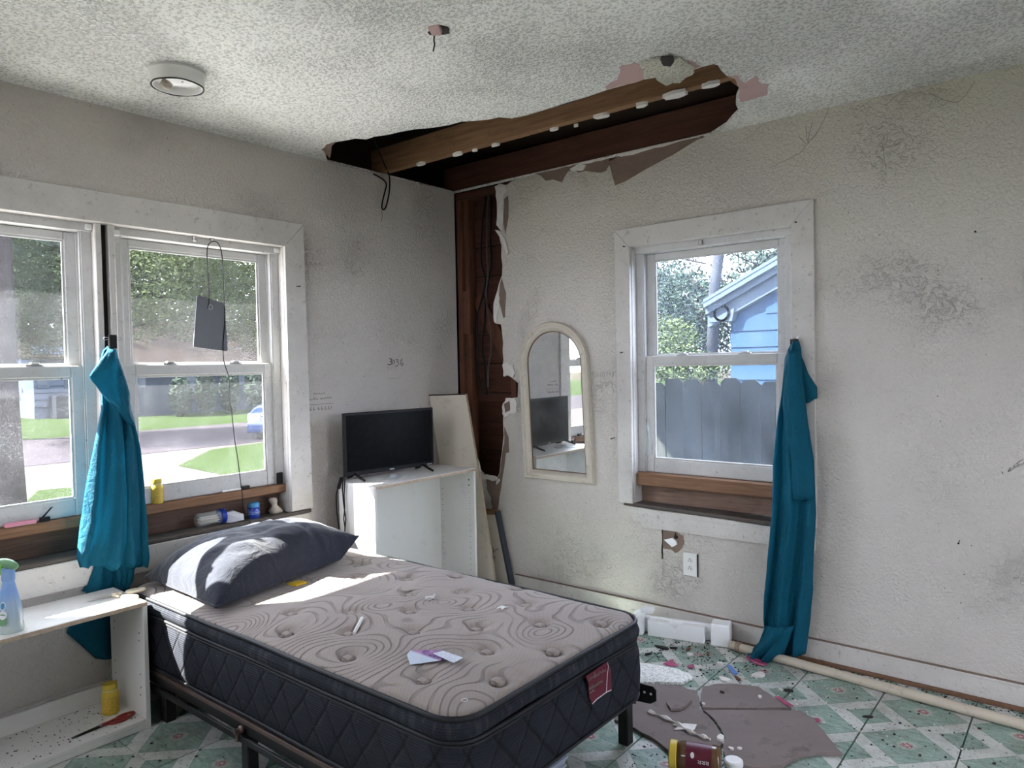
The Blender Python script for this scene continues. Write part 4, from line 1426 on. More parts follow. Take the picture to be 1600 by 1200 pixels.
def cab(pts, x, name, par, r=0.003, mat='wire_black'):
    b = WB()
    b.tube([at(*ck(*p), 'y', x) for p in pts], r, 6)
    return b.build(name, mat, par)
yk = KY0 - 0.012
cab([(240, 120), (238, 200), (232, 330), (238, 450), (228, 560), (240, 640), (238, 760), (240, 900)], yk, 'power_cable', tv)
cab([(225, 150), (215, 260), (225, 400), (248, 560), (236, 700), (238, 800), (242, 900)], yk - 0.004, 'power_cable', tv)
cab([(170, 270), (155, 340), (160, 480), (178, 620), (200, 750), (215, 860)], yk, 'power_cable', tv)
cab([(205, 165), (192, 215), (178, 265)], yk - 0.004, 'power_adapter', tv, 0.009, 'black')

q = at(617, 746, 'z', KZ + 0.002)
b = MB()
b.obox((q.x, q.y, KZ + 0.003), (0.03, 0.02, 0), (-0.035, 0.065, 0), (0, 0, 0.002))
b.obox((q.x - 0.01, q.y, KZ + 0.012), (0.010, 0.004, 0), (-0.006, 0.016, 0), (0, 0, 0.008))
tag(b.build('clear_plate', 'clear', bevel=0.001), 'clear plastic plate lying under the television on the bookcase', 'plate')

# long shelf panel leaning in the corner
TL, TR = Vector((0.006, -0.264, 1.18)), Vector((0.262, -0.215, 1.187))
BR, BL = Vector((0.440, -0.175, 0.0)), Vector((0.17, -0.235, 0.0))
b = MB()
NS = 10
nrm = (TR - TL).cross(BL - TL).normalized()
if nrm.dot(CAM - TL) < 0:
    nrm = -nrm
front, back = [], []
for k in range(NS + 1):
    t = k / NS
    l, r = TL.lerp(BL, t), TR.lerp(BR, t)
    bow = 0.010 * math.sin(math.pi * t)
    front.append([l + Vector((0, bow, 0)), r + Vector((-0.004 * math.sin(math.pi * t), bow, 0))])
    back.append([p - nrm * 0.016 for p in front[-1]])
loops = [[f[0], f[1], g[1], g[0]] for f, g in zip(front, back)]
b.rings(loops, True, (True, True))
lean = thing('leaning_panel', (0.2, -0.12, 0.0), 'long cream shelf panel leaning in the corner behind the bookcase', 'panel')
bb_ = WB()
bb_.v, bb_.f = b.v, b.f
bb_.build('panel_board', 'cream_lam', lean, bevel=0.001)
b = WB()
b.rings([[f[1] + Vector((0.0008, -0.0008, 0)), g[1] + Vector((0.0010, 0.0, 0)), g[1] + Vector((0.0018, 0.0002, 0)), f[1] + Vector((0.0018, -0.0010, 0))] for f, g in zip(front, back)])
b.build('chipped_edge', 'chip_edge', lean)
b = WB()
b.rings([[front[0][0] + Vector((0, -.001, .0015)), back[0][0] + Vector((0, 0, .0015)), back[0][0] + Vector((0, 0, .0005)), front[0][0] + Vector((0, -.001, -.006))],
         [front[0][1] + Vector((0, -.001, .0015)), back[0][1] + Vector((0, 0, .0015)), back[0][1] + Vector((0, 0, .0005)), front[0][1] + Vector((0, -.001, -.006))]])
b.build('chipped_edge', 'debris_dark', lean)

# framed picture leaning on the back wall
pf = thing('picture_frame', (0.37, -0.05, 0.0), 'dark framed cream picture with a branch leaning on the back wall', 'picture frame')
px_l, px_r = (757, 797), (778, 797)
tl, tr = Vector((0.190, -0.066, 0.470)), Vector((0.338, -0.066, 0.480))
dn = Vector((0.112, 0.0, -0.470))
yb = Vector((0, 0.040, 0))
def para(o, a, c, d, name, mat, par, bevel=0.001):
    b = WB()
    o, a, c, d = Vector(o), Vector(a), Vector(c), Vector(d)
    b.hexa([o, o + a, o + a + d, o + d], [o + c, o + a + c, o + a + c + d, o + c + d])
    return b.build(name, mat, par, bevel=bevel)
para(tl + dn * 0.06, tr - tl, dn * 0.94, yb, 'canvas', 'cream_lam', pf)
M['slate'] = simple('slate_edge', (0.035, 0.042, 0.055), 0.5, 0.2, 20)
para(tl, tr - tl + Vector((0.012, 0, 0)), dn * 0.055, yb, 'top_rail', 'joist', pf)
para(tr + Vector((0.002, -0.003, -0.003)), Vector((0.016, 0, 0)), dn * 0.985, yb, 'side_rail', 'slate', pf)
cw = crop(660, 580, .28340)
for pts in ([(385, 1060), (392, 1030), (388, 1000), (405, 985), (420, 978)], [(392, 1030), (380, 1010), (372, 985)], [(388, 1000), (392, 980), (385, 970)], [(385, 1060), (395, 1045), (402, 1022)]):
    stroke(pts, 'y', -0.0672, 0.0016, 'painted_branch', 'ink', pf, cw)

# ================================================================== MIRROR
mir = thing('wall_mirror', (0.76, -0.02, 0.69), 'arched mirror in a worn antique-white frame on the back wall', 'mirror')
def arch(x0, x1, z0, zs, zt, n=18, sk=0.0):
    """arched outline: straight sides to zs, semi-ellipse to zt; sk leans it slightly"""
    P = [(x0, z0), (x1, z0), (x1, zs)]
    cx, rx, rz = (x0 + x1) / 2, (x1 - x0) / 2, zt - zs
    for k in range(1, n):
        a = math.pi * k / n
        P.append((cx + rx * math.cos(a), zs + rz * math.sin(a)))
    P.append((x0, zs))
    return [(x - sk * (z - 0.69), z) for x, z in P]
SK = 0.038
lays = []
def mring(ins, y, rb=0.0):
    return [(x, y, z) for x, z in arch(0.542 + ins, 1.020 - ins, 0.690 + ins, 1.36, 1.592 - ins, sk=SK)]
b = WB()
b.rings([mring(0.0, 0.0), mring(0.0, -0.022), mring(0.006, -0.030), mring(0.014, -0.026), mring(0.020, -0.032), mring(0.034, -0.034), mring(0.046, -0.024), mring(0.052, -0.014), mring(0.054, -0.006)], True)
sharp(b.build('frame', 'mirror_frame', mir, smooth=True), 0.7)
b = WB()
b.slab(mring(0.05, -0.010), (0, 0.006, 0))
b.build('glass', 'mirror', mir)
b = WB()
b.rings([mring(0.0535, -0.0104), mring(0.0535, -0.0135), mring(0.0575, -0.0125), mring(0.0575, -0.0104)], True)
b.build('rim', 'debris_brown', mir)

# ================================================================== CURTAINS
def cloth(rows, ax, v, ncol, fold, name, mat, par, sgn=1, seed=0, hem=0.0):
    """rows: (photo row, left column, right column, extra depth toward the room)"""
    b = WB()
    g = []
    rnd = random.Random(seed)
    # resample rows
    fine = []
    for i in range(len(rows) - 1):
        a, c = rows[i], rows[i + 1]
        m_ = max(2, int(abs(c[0] - a[0]) / 6))
        for k in range(m_):
            t = k / m_
            fine.append([a[j] + (c[j] - a[j]) * t for j in range(4)])
    fine.append(list(rows[-1]))
    nrows = len(fine)
    for i, (py, pl, pr, d) in enumerate(fine):
        L, R_ = at(pl, py, ax, v), at(pr, py, ax, v)
        row = []
        vv = i / (nrows - 1)
        for j in range(ncol + 1):
            u = j / ncol
            p = L.lerp(R_, u)
            w = (R_ - L).length
            ph = fold[1] * u * 2 * math.pi + 0.9 * math.sin(vv * 5 + seed) + seed
            amp = fold[0] * min(1.0, w / 0.12) * (0.5 + 0.7 * vv)
            dd = d + amp * (math.sin(ph) + 0.45 * math.sin(2.1 * ph + 1.7 + 3 * vv)) - 0.02 * (2 * u - 1) ** 2 \
                + 0.006 * noise.noise(Vector((u * 6 + seed, vv * 14, 1.0)))
            if i == nrows - 1 and hem:
                p = p + Vector((0, 0, hem * noise.noise(Vector((u * 8, seed, 3.0)))))
            if ax == 'x':
                p.x += max(dd, 0.006 - v)
            else:
                p.y -= dd
                p.y = min(p.y, -0.006)
            row.append(tuple(p))
        g.append(row)
    gridfaces(b, g)
    return b.build(name, mat, par, smooth=True, solid=0.0025)

cur1 = thing('curtain', (0.06, -2.1, 0.46), 'faded teal curtain clipped to the post of the double window', 'curtain')
cloth([(541, 171, 178, 0.0), (548, 163, 182, 0.005), (570, 155, 188, 0.012), (600, 158, 194, 0.02), (640, 155, 202, 0.028), (700, 143, 214, 0.035), (760, 131, 220, 0.04), (820, 122, 223, 0.045), (868, 114, 224, 0.05), (884, 118, 222, 0.05)], 'x', 0.05, 30, (0.016, 2.1), 'front_drape', 'curtain', cur1, seed=1, hem=0.03)
cloth([(546, 168, 179, 0.03), (565, 152, 184, 0.036), (588, 134, 190, 0.045), (615, 153, 197, 0.052), (645, 180, 200, 0.055), (665, 197, 205, 0.05)], 'x', 0.055, 16, (0.004, 1.0), 'turned_flap', 'curtain', cur1, seed=3)
cloth([(640, 199, 201, 0.0), (700, 193, 214, 0.012), (780, 187, 219, 0.02), (850, 190, 221, 0.02), (885, 188, 224, 0.02)], 'x', 0.085, 12, (0.008, 1.0), 'side_pleat', 'curtain', cur1, seed=5, hem=0.02)
cloth([(860, 150, 210, 0.01), (890, 147, 208, 0.012), (912, 140, 206, 0.012), (926, 132, 200, 0.0)], 'x', 0.035, 18, (0.010, 1.8), 'lower_drape', 'curtain', cur1, seed=6)
cloth([(868, 178, 212, 0.03), (885, 176, 208, 0.035), (905, 180, 205, 0.035), (921, 184, 199, 0.028)], 'x', 0.05, 14, (0.010, 1.3), 'knotted_hem', 'curtain', cur1, seed=8)
cloth([(905, 146, 205, 0.004), (940, 130, 196, 0.006), (968, 112, 184, 0.006), (990, 106, 180, 0.006), (1010, 130, 183, 0.005), (1030, 152, 180, 0.004)], 'x', 0.026, 16, (0.004, 1.6), 'trailing_end', 'curtain', cur1, seed=9)
clip1 = thing('binder_clip', (0.05, -2.08, 1.44), 'black binder clip pinching the teal curtain to the window post', 'clip')
p = at(176, 534, 'x', 0.05)
b = WB()
b.obox((p.x, p.y, p.z), (0.008, 0, 0), (0, 0.015, 0), (0, 0, 0.028))
b.build('clip_body', 'black', clip1, bevel=0.002)
for s in (-1, 1):
    b = WB()
    b.tube([(p.x, p.y + s * 0.014, p.z + 0.01), (p.x, p.y + s * 0.030, p.z + 0.006), (p.x, p.y + s * 0.034, p.z + 0.012), (p.x, p.y + s * 0.030, p.z + 0.018), (p.x, p.y + s * 0.014, p.z + 0.016)], 0.0012, 5)
    b.build('wire_lever', 'metal_grey', clip1)

cur2 = thing('curtain', (2.08, -0.08, 0.0), 'teal curtain hanging from a nail on the single window down to the floor', 'curtain')
cloth([(533, 1236, 1246, 0.0), (545, 1231, 1250, 0.008), (560, 1226, 1252, 0.014), (600, 1224, 1254, 0.02), (660, 1217, 1262, 0.028), (720, 1211, 1272, 0.032), (800, 1209, 1276, 0.034), (870, 1204, 1272, 0.034), (920, 1200, 1271, 0.034), (965, 1197, 1267, 0.034), (1000, 1200, 1262, 0.034), (1022, 1203, 1258, 0.03)], 'y', -0.07, 34, (0.019, 2.3), 'front_drape', 'curtain', cur2, seed=2)
cloth([(548, 1232, 1249, 0.035), (570, 1229, 1252, 0.042), (620, 1226, 1257, 0.045), (680, 1228, 1266, 0.048), (740, 1232, 1275, 0.05), (778, 1234, 1276, 0.05)], 'y', -0.075, 16, (0.006, 1.0), 'turned_flap', 'curtain', cur2, seed=4, hem=0.01)
cloth([(560, 1247, 1252, 0.004), (585, 1250, 1262, 0.006), (605, 1252, 1275, 0.006), (622, 1256, 1275, 0.004), (630, 1257, 1262, 0.002)], 'y', -0.035, 10, (0.004, 1.0), 'side_tail', 'curtain', cur2, seed=7)
cloth([(975, 1200, 1245, 0.05), (1000, 1190, 1235, 0.06), (1015, 1176, 1230, 0.07), (1028, 1168, 1215, 0.075)], 'y', -0.085, 20, (0.012, 2.2), 'floor_gather', 'curtain', cur2, seed=10)
nail = thing('binder_clip', (2.10, -0.04, 1.43), 'small black clip on a nail holding up the single-window curtain', 'clip')
p = at(1241, 534, 'y', -0.05)
b = WB()
b.obox((p.x, p.y, p.z), (0.016, 0, 0), (0, 0.010, 0), (0, 0, 0.012))
b.build('clip_body', 'black', nail, bevel=0.002)
for s in (-1, 1):
    b = WB()
    b.tube([(p.x + s * 0.008, p.y, p.z + 0.008), (p.x + s * 0.022, p.y, p.z + 0.028), (p.x + s * 0.026, p.y, p.z + 0.018), (p.x + s * 0.012, p.y, p.z + 0.006)], 0.0014, 5)
    b.build('wire_lever', 'metal_grey', nail)
b = WB()
b.tube([(p.x, 0.0, p.z + 0.012), (p.x, p.y - 0.006, p.z + 0.016)], 0.0018, 6)
b.build('nail', 'metal_grey', nail)

# ================================================================== LOW SHELF AND WHAT IS ON IT
SX0, SX1, SY1, SZ = 0.052, 0.352, -2.108, 0.485
SY0 = -2.93
shelf = thing('low_shelf', (0.2, -2.5, 0.0), 'low open white laminate shelf unit under the double window', 'shelf')
def shbox(lo, hi, name, mat='white_lam', bevel=0.0015, par=None):
    b = WB()
    b.box(lo, hi)
    return b.build(name, mat, par or shelf, bevel=bevel)
stp = shbox((SX0, SY0, SZ - 0.017), (SX1, SY1, SZ), 'top_panel')
shbox((SX1, SY0, SZ - 0.0165), (SX1 + 0.0008, SY1 - 0.001, SZ - 0.002), 'chipped_edge', 'chip_edge', 0, stp)
ssp = shbox((SX0, SY1 - 0.017, 0.0), (SX1, SY1, SZ - 0.017), 'side_panel')
shbox((SX0, SY0, 0.0), (SX1, SY0 + 0.017, SZ - 0.017), 'side_panel')
sbp = shbox((SX0, SY0 + 0.017, 0.022), (SX1 - 0.002, SY1 - 0.017, 0.039), 'bottom_panel')
shbox((SX1 - 0.02, SY0 + 0.017, 0.0), (SX1 - 0.004, SY1 - 0.017, 0.022), 'kick_board')
shbox((SX0, SY0 + 0.017, 0.039), (SX0 + 0.014, SY1 - 0.017, 0.105), 'back_rail')
for xx in (SX0 + 0.04, SX1 - 0.04):
    for z in (0.12, 0.15, 0.2, 0.33, 0.36):
        b = WB()
        b.lathe([(0.003, 0), (0.003, 0.0008)], (xx + random.uniform(-.004, .004), SY1 - 0.0173, z), (0, -1, 0), 8)
        b.build('peg_hole', 'void', ssp)

# spray bottle
def bottle_print():
    t = NT('spray_bottle_print')
    x, y, z = t.sep()
    c = t.mix(t.rng(z, 0.02, 0.14), (0.42, 0.50, 0.50), (0.20, 0.36, 0.68))
    c = t.mix(t.rng(t.noise(12, 3), 0.45, 0.7, 0, 0.35), c, (0.55, 0.60, 0.55))
    return t.done(c, 0.3, Alpha=1.0)
M['bottle_print'] = bottle_print()
q = at(16, 985, 'z', SZ)
sb = thing('spray_bottle', (q.x, q.y, SZ), 'pale blue spray bottle with a green trigger on the low shelf', 'spray bottle')
b = MB()
b.lathe([(0.047, 0), (0.0495, 0.006), (0.0495, 0.022), (0.046, 0.03), (0.048, 0.05), (0.042, 0.09), (0.032, 0.13), (0.022, 0.165), (0.019, 0.178), (0.019, 0.185)], (0, 0, 0), seg=32, sq=0.8)
def place(bm_, name, mat, par, smooth=True):
    o = bm_.build(name, mat, par, smooth=smooth)
    o.matrix_parent_inverse = Matrix.Identity(4)
    return sharp(o, 0.9)
body_ = place(b, 'bottle', 'bottle_print', sb)
b = MB()
b.lathe([(0.0195, 0.172), (0.020, 0.176), (0.020, 0.204), (0.0185, 0.214)], (0, 0, 0), seg=24)
place(b, 'collar', 'bottle_print', sb)
vd = Vector((RGT.x, RGT.y, 0)).normalized()      # head points along the shelf
b = MB()
hd = -vd
loops = []
for t, w, z0, z1 in ((-0.034, 0.006, 0.214, 0.224), (-0.026, 0.014, 0.208, 0.232), (-0.01, 0.017, 0.210, 0.242), (0.008, 0.017, 0.214, 0.247), (0.022, 0.012, 0.225, 0.247), (0.032, 0.006, 0.232, 0.242)):
    c0 = hd * t
    sd = Vector((-hd.y, hd.x, 0)) * w
    zm_ = (z0 + z1) / 2
    L = []
    for k in range(12):
        a = 2 * math.pi * k / 12
        L.append(c0 + sd * math.cos(a) + Vector((0, 0, zm_ + (z1 - z0) / 2 * math.sin(a))))
    loops.append(L)
b.rings(loops, True, (True, True))
place(b, 'trigger_head', 'green_plastic', sb)
b = MB()
b.tube([hd * 0.020 + Vector((0, 0, 0.226)), hd * 0.026 + Vector((0, 0, 0.210)), hd * 0.027 + Vector((0, 0, 0.19))], [0.006, 0.005, 0.004], 8)
place(b, 'trigger', 'green_bright', sb)
# oval label: disc, leaf shape
fd = Vector((CAM.x - q.x, CAM.y - q.y, 0)).normalized()
fd = (fd + hd * 0.55).normalized()
sd = Vector((-fd.y, fd.x, 0))
def blob(cu, cz, ru, rz, name, mat, push):
    b = MB()
    L0 = []
    for k in range(16):
        a = 2 * math.pi * k / 16
        z = cz + rz * math.sin(a)
        rad = (0.0485 if z < 0.05 else 0.0485 - (z - 0.05) * 0.185) * push
        ang = (cu + ru * math.cos(a)) / rad
        d = fd * math.cos(ang) + sd * math.sin(ang)
        L0.append(Vector((d.x * rad, d.y * rad * 0.84, z)))
    b.slab(L0, fd * 0.0008)
    o = place(b, name, mat, body_, False)
    o.matrix_parent_inverse = Matrix.Identity(4)
blob(0.0, 0.095, 0.010, 0.014, 'logo_disc', 'paper', 1.02)
blob(0.0, 0.095, 0.0075, 0.0108, 'logo_disc_inner', 'blue_lid', 1.035)
blob(0.0, 0.05, 0.018, 0.020, 'label_art', 'green_plastic', 1.03)
blob(0.002, 0.066, 0.014, 0.014, 'label_art', 'paper', 1.04)

# pill-style bottles
def vit_label(name, base, panel):
    t = NT(name)
    x, y, z = t.sep()
    ln = t.rng(t.math('SINE', t.math('MULTIPLY', z, 900)), 0.1, 0.5)
    c = t.mix(t.math('MULTIPLY', ln, t.rng(t.noise(180, 2), 0.45, 0.6, 0, 0.6)), base, panel)
    return t.done(c, 0.45)
M['vit'] = vit_label('yellow_vitamin_label', (0.60, 0.41, 0.05), (0.08, 0.05, 0.02))
def bottle(name, px, py, z0, h, r, label, cat, lab_mat, cap_mat='yellow_cap', stripe=True, xy=None):
    if xy is None:
        q = at(px, py, 'z', z0)
        xy = (q.x, q.y)
    t = thing(name, (xy[0], xy[1], z0), label, cat)
    b = MB()
    b.lathe([(r * 0.95, 0), (r, h * 0.03), (r, h * 0.62), (r * 0.93, h * 0.70), (r * 0.78, h * 0.755), (r * 0.76, h * 0.79)], (0, 0, 0), seg=24)
    place(b, 'bottle', cap_mat, t)
    b = MB()
    b.lathe([(r * 1.012, h * 0.06), (r * 1.012, h * 0.60)], (0, 0, 0), seg=24, cap=False)
    lo = place(b, 'label', lab_mat, t)
    b = MB()
    b.lathe([(r * 0.80, h * 0.775), (r * 0.80, h * 0.80)], (0, 0, 0), seg=24)
    place(b, 'seal_ring', 'white_plastic', t)
    b = MB()
    b.lathe([(r * 0.84, h * 0.80), (r * 0.86, h * 0.83), (r * 0.86, h * 0.97), (r * 0.80, h)], (0, 0, 0), seg=24)
    place(b, 'cap', cap_mat, t)
    return t
bottle('vitamin_bottle', 173, 1113, 0.039, 0.115, 0.031, 'yellow vitamin bottle standing inside the low shelf', 'bottle', 'vit')
bottle('vitamin_bottle', 0, 0, 0.777, 0.108, 0.0275, 'yellow vitamin bottle standing on the pine sill rail of the double window', 'bottle', 'vit', xy=(-0.062, -1.872))

def scissors(name, tip, piv, h1, h2, plane, mat, label):
    """tip, pivot, two handle-loop centres as photo points on a horizontal plane"""
    z = plane
    P = lambda p: at(p[0], p[1], 'z', z)
    t = thing(name, (P(piv).x, P(piv).y, z), label, 'scissors')
    T, V = P(tip), P(piv)
    d = (T - V).normalized()
    sdv = Vector((-d.y, d.x, 0))
    for k, (hp, sg) in enumerate(((h1, 1), (h2, -1))):
        b = WB()
        zz = z + 0.003 + 0.003 * k
        b.slab([Vector((p.x, p.y, zz)) for p in (V - d * 0.03 + sdv * 0.006 * sg, V + sdv * 0.008 * sg, T + sdv * 0.002 * sg, T, V - sdv * 0.004 * sg)], (0, 0, 0.002))
        b.build('blade', 'metal_grey' if mat != 'red_handle' else 'metal_black', t)
        H = P(hp)
        ax = (H - V).normalized()
        pr = Vector((-ax.y, ax.x, 0))
        L = []
        for i in range(20):
            a = 2 * math.pi * i / 20
            L.append(Vector((H.x, H.y, zz + 0.003)) + ax * (0.032 * math.cos(a)) + pr * (0.017 * math.sin(a)))
        b = WB()
        b.tube(L, 0.0052, 8, closed=True)
        b.tube([Vector((V.x, V.y, zz + 0.002)) - d * 0.005, Vector((V.x, V.y, zz + 0.003)).lerp(Vector((H.x, H.y, zz + 0.003)), 0.45)], [0.005, 0.006], 8)
        b.build('handle', mat, t, smooth=True)
    b = WB()
    b.lathe([(0.005, 0), (0.005, 0.010), (0.003, 0.012)], (V.x, V.y, z + 0.002), seg=10)
    b.build('pivot', 'metal_grey', t)
    return t
scissors('scissors', (136, 941), (172, 933), (203, 935), (212, 926), SZ, 'bone', 'ivory-handled scissors lying open on top of the low shelf')
scissors('scissors', (112, 1156), (157, 1137), (186, 1127), (196, 1122), 0.039, 'red_handle', 'dark red-handled scissors lying on the bottom board of the low shelf')

# ================================================================== ON THE DOUBLE WINDOW'S SILL
b = MB()
p0, p1 = at(6, 826, 'x', -0.045), at(56, 817, 'x', -0.045)
b.obox(((p0.x + p1.x) / 2, (p0.y + p1.y) / 2, 0.785), (0, abs(p1.y - p0.y) / 2, 0), (0.013, 0, 0), (0, 0, 0.0075))
ph = b.build('phone_case', 'pinkphone', bevel=0.004, bseg=2)
tag(ph, 'pink phone-sized case lying on the sill rail beside the curtain', 'case')
b = MB()
p0 = at(66, 818, 'x', -0.045)
b.obox((-0.05, p0.y + 0.01, 0.786), (0.012, 0, 0), (0, 0.016, 0), (0, 0, 0.008))
b.tube([(-0.045, p0.y, 0.792), (-0.042, p0.y + 0.02, 0.815), (-0.04, p0.y + 0.035, 0.832)], [0.004, 0.0028, 0.0035], 8)
tag(b.build('hand_tool', 'black', bevel=0.0), 'small black hinged tool with a raised arm on the sill rail', 'tool')
b = MB()
p0, p1 = at(347, 768, 'x', -0.047), at(376, 762, 'x', -0.047)
b.tube([(-0.047, p0.y, 0.784), (-0.047, p1.y, 0.784)], 0.0055, 10)
rz = thing('razor', (-0.047, (p0.y + p1.y) / 2, 0.777), 'white-handled razor with a black head on the pine sill rail', 'razor')
bb_ = WB(); bb_.v, bb_.f = b.v, b.f
bb_.build('handle', 'white_plastic', rz)
b = WB()
p2 = at(383, 760, 'x', -0.047)
b.obox((-0.047, p2.y, 0.786), (0.008, 0, 0), (0, 0.022, 0), (0, 0, 0.008))
b.build('head', 'black', rz, bevel=0.004, bseg=2)

# in the recess under the rail
LZ = 0.634
b = MB()
yA, yB = at(310, 820, 'x', -0.04).y, at(346, 812, 'x', -0.04).y
jar = thing('swab_jar', (-0.045, (yA + yB) / 2, LZ), 'clear jar of cotton swabs with a blue lid lying in the window recess', 'jar')
b = WB()
b.lathe([(0.030, 0), (0.033, 0.006), (0.033, yB - yA - 0.012), (0.028, yB - yA)], (-0.050, yA, LZ + 0.034), (0, 1, 0), 20)
b.build('jar_body', 'clear', jar, smooth=True)
for k in range(14):
    b = WB()
    a = k * 2.4
    r = 0.006 + 0.018 * (k / 14)
    yy = (-0.050 + r * math.cos(a), LZ + 0.030 + r * math.sin(a) * 0.8)
    b.tube([(yy[0], yA + 0.008, yy[1]), (yy[0], yB - 0.016, yy[1])], 0.0028, 6)
    b.build('cotton_swab', 'bone', jar)
b = WB()
b.lathe([(0.0345, 0), (0.0345, 0.022), (0.031, 0.024)], (-0.050, yB - 0.004, LZ + 0.035), (0, 1, 0), 20)
b.build('lid', 'blue_plastic', jar)
b = MB()
y0 = at(352, 815, 'x', -0.04).y
y1 = at(376, 806, 'x', -0.04).y
b.slab([(-0.05, y0, LZ + 0.002), (-0.02, y0 + 0.02, LZ + 0.001), (-0.01, y1, LZ + 0.006), (-0.02, y1 + 0.004, LZ + 0.03), (-0.035, (y0 + y1) / 2, LZ + 0.052), (-0.05, y0 + 0.01, LZ + 0.045)], (-0.012, 0.003, 0.001))
tag(b.build('tissue', 'paper'), 'crumpled white tissue between the swab jar and the cobalt jar', 'tissue')
yv = at(398, 811, 'x', -0.03).y
vj = thing('ointment_jar', (-0.035, yv, LZ), 'small cobalt blue jar with a sky blue lid in the window recess', 'jar')
b = MB()
b.lathe([(0.026, 0), (0.028, 0.004), (0.028, 0.050), (0.024, 0.054)], (0, 0, 0), seg=24)
place(b, 'jar_body', 'blue_plastic', vj)
b = MB()
b.lathe([(0.0265, 0.054), (0.0265, 0.072), (0.024, 0.075)], (0, 0, 0), seg=24)
place(b, 'lid', 'blue_lid', vj)
b = MB()
seg = []
for k in range(13):
    a = math.radians(-75 + k * 150 / 12)
    d = Vector((math.cos(a), -0.35 + 0 * a, 0))
    d = Vector((0.0284 * math.cos(a - 0.6), 0.0284 * math.sin(a - 0.6), 0))
    seg.append((d + Vector((0, 0, 0.020)), d + Vector((0, 0, 0.040 + 0.006 * math.sin(k * 0.9)))))
for (a0, a1), (c0, c1) in zip(seg[:-1], seg[1:]):
    b.quad(a0, c0, c1, a1)
M['jar_label'] = vit_label('blue_jar_label', (0.06, 0.13, 0.42), (0.75, 0.78, 0.85))
place(b, 'label', 'jar_label', vj)
yv = at(431, 803, 'x', -0.04).y
b = MB()
loops = []
for t in range(9):
    z = t / 8
    r = 0.027 * (1 - 0.55 * z) + 0.006 * math.sin(z * 9)
    L = []
    for k in range(14):
        a = 2 * math.pi * k / 14
        n_ = 1 + 0.25 * noise.noise(Vector((math.cos(a) * 1.5, math.sin(a) * 1.5, z * 3)))
        L.append((-0.045 + r * n_ * math.cos(a), yv + (0.006 - 0.018 * z) + r * n_ * 1.05 * math.sin(a), LZ + 0.001 + 0.078 * z))
    loops.append(L)
b.rings(loops, True, (True, True))
tag(b.build('pale_lump', 'stone', smooth=True), 'lumpy pale stone-like object at the end of the window recess', 'lump')

# ================================================================== TELEVISION ANTENNA ON A HOOK
ant = thing('television_antenna', (-0.0, -1.63, 1.45), 'flat grey indoor antenna hanging by its black cable from the window head', 'antenna')
cp = crop(0, 300, .3)
XP = 0.012
quadp = [at(*cp(*p), 'x', XP) for p in [(1025, 536), (1168, 580), (1185, 830), (1005, 806)]]
b = WB()
ctrp = sum(quadp, Vector()) / 4
def rounded(q4, r):
    out = []
    for i in range(4):
        p, a, c = q4[i], q4[i - 1], q4[(i + 1) % 4]
        p0, p1 = p + (a - p).normalized() * r, p + (c - p).normalized() * r
        for k in range(6):
            t = k / 5
            out.append(p0 * (1 - t) ** 2 + p * 2 * t * (1 - t) + p1 * t * t)
    return out
b.slab([v for v in rounded(quadp, 0.012)], (0.0035, 0, 0))
pan = b.build('panel', 'grey_pad', ant)
b = WB()
pc = at(*cp(1096, 600), 'x', XP + 0.0036)
b.tube([pc + Vector((0.001, 0.009 * math.cos(a), 0.011 * math.sin(a))) for a in [i * math.pi / 8 for i in range(16)]], 0.0008, 5, closed=True)
b.build('printed_mark', 'paper', pan)
cb1 = [(1082, 606), (1088, 560), (1084, 450), (1078, 320), (1086, 275), (1105, 258), (1130, 262), (1148, 290), (1158, 350), (1164, 450), (1168, 580), (1172, 640), (1168, 720), (1162, 800), (1166, 880), (1190, 960), (1196, 1020), (1192, 1060), (1205, 1130), (1212, 1200)]
cl2 = crop(0, 600, .3)
cb2 = [(1222, 290), (1235, 370), (1248, 470), (1262, 580), (1270, 650), (1298, 700), (1304, 760), (1306, 800)]
pts = [at(*cp(*p), 'x', XP + 0.006) for p in cb1] + [at(*cl2(*p), 'x', XP + 0.012) for p in cb2]
pts += [Vector((0.03, pts[-1].y + 0.02, 0.53)), Vector((0.018, pts[-1].y + 0.10, 0.44)), Vector((0.02, -1.08, 0.30)), Vector((0.03, -0.99, 0.22))]
def smoothpts(pts, n=4):
    out = []
    for i in range(len(pts) - 1):
        p0, p1, p2, p3 = pts[max(i - 1, 0)], pts[i], pts[i + 1], pts[min(i + 2, len(pts) - 1)]
        for k in range(n):
            t = k / n
            out.append(0.5 * ((2 * p1) + (p2 - p0) * t + (2 * p0 - 5 * p1 + 4 * p2 - p3) * t * t + (3 * p1 - p0 - 3 * p2 + p3) * t ** 3))
    out.append(pts[-1])
    return out
b = WB()
b.tube(smoothpts(pts), 0.0022, 6)
b.build('cable', 'wire_black', ant, smooth=True)

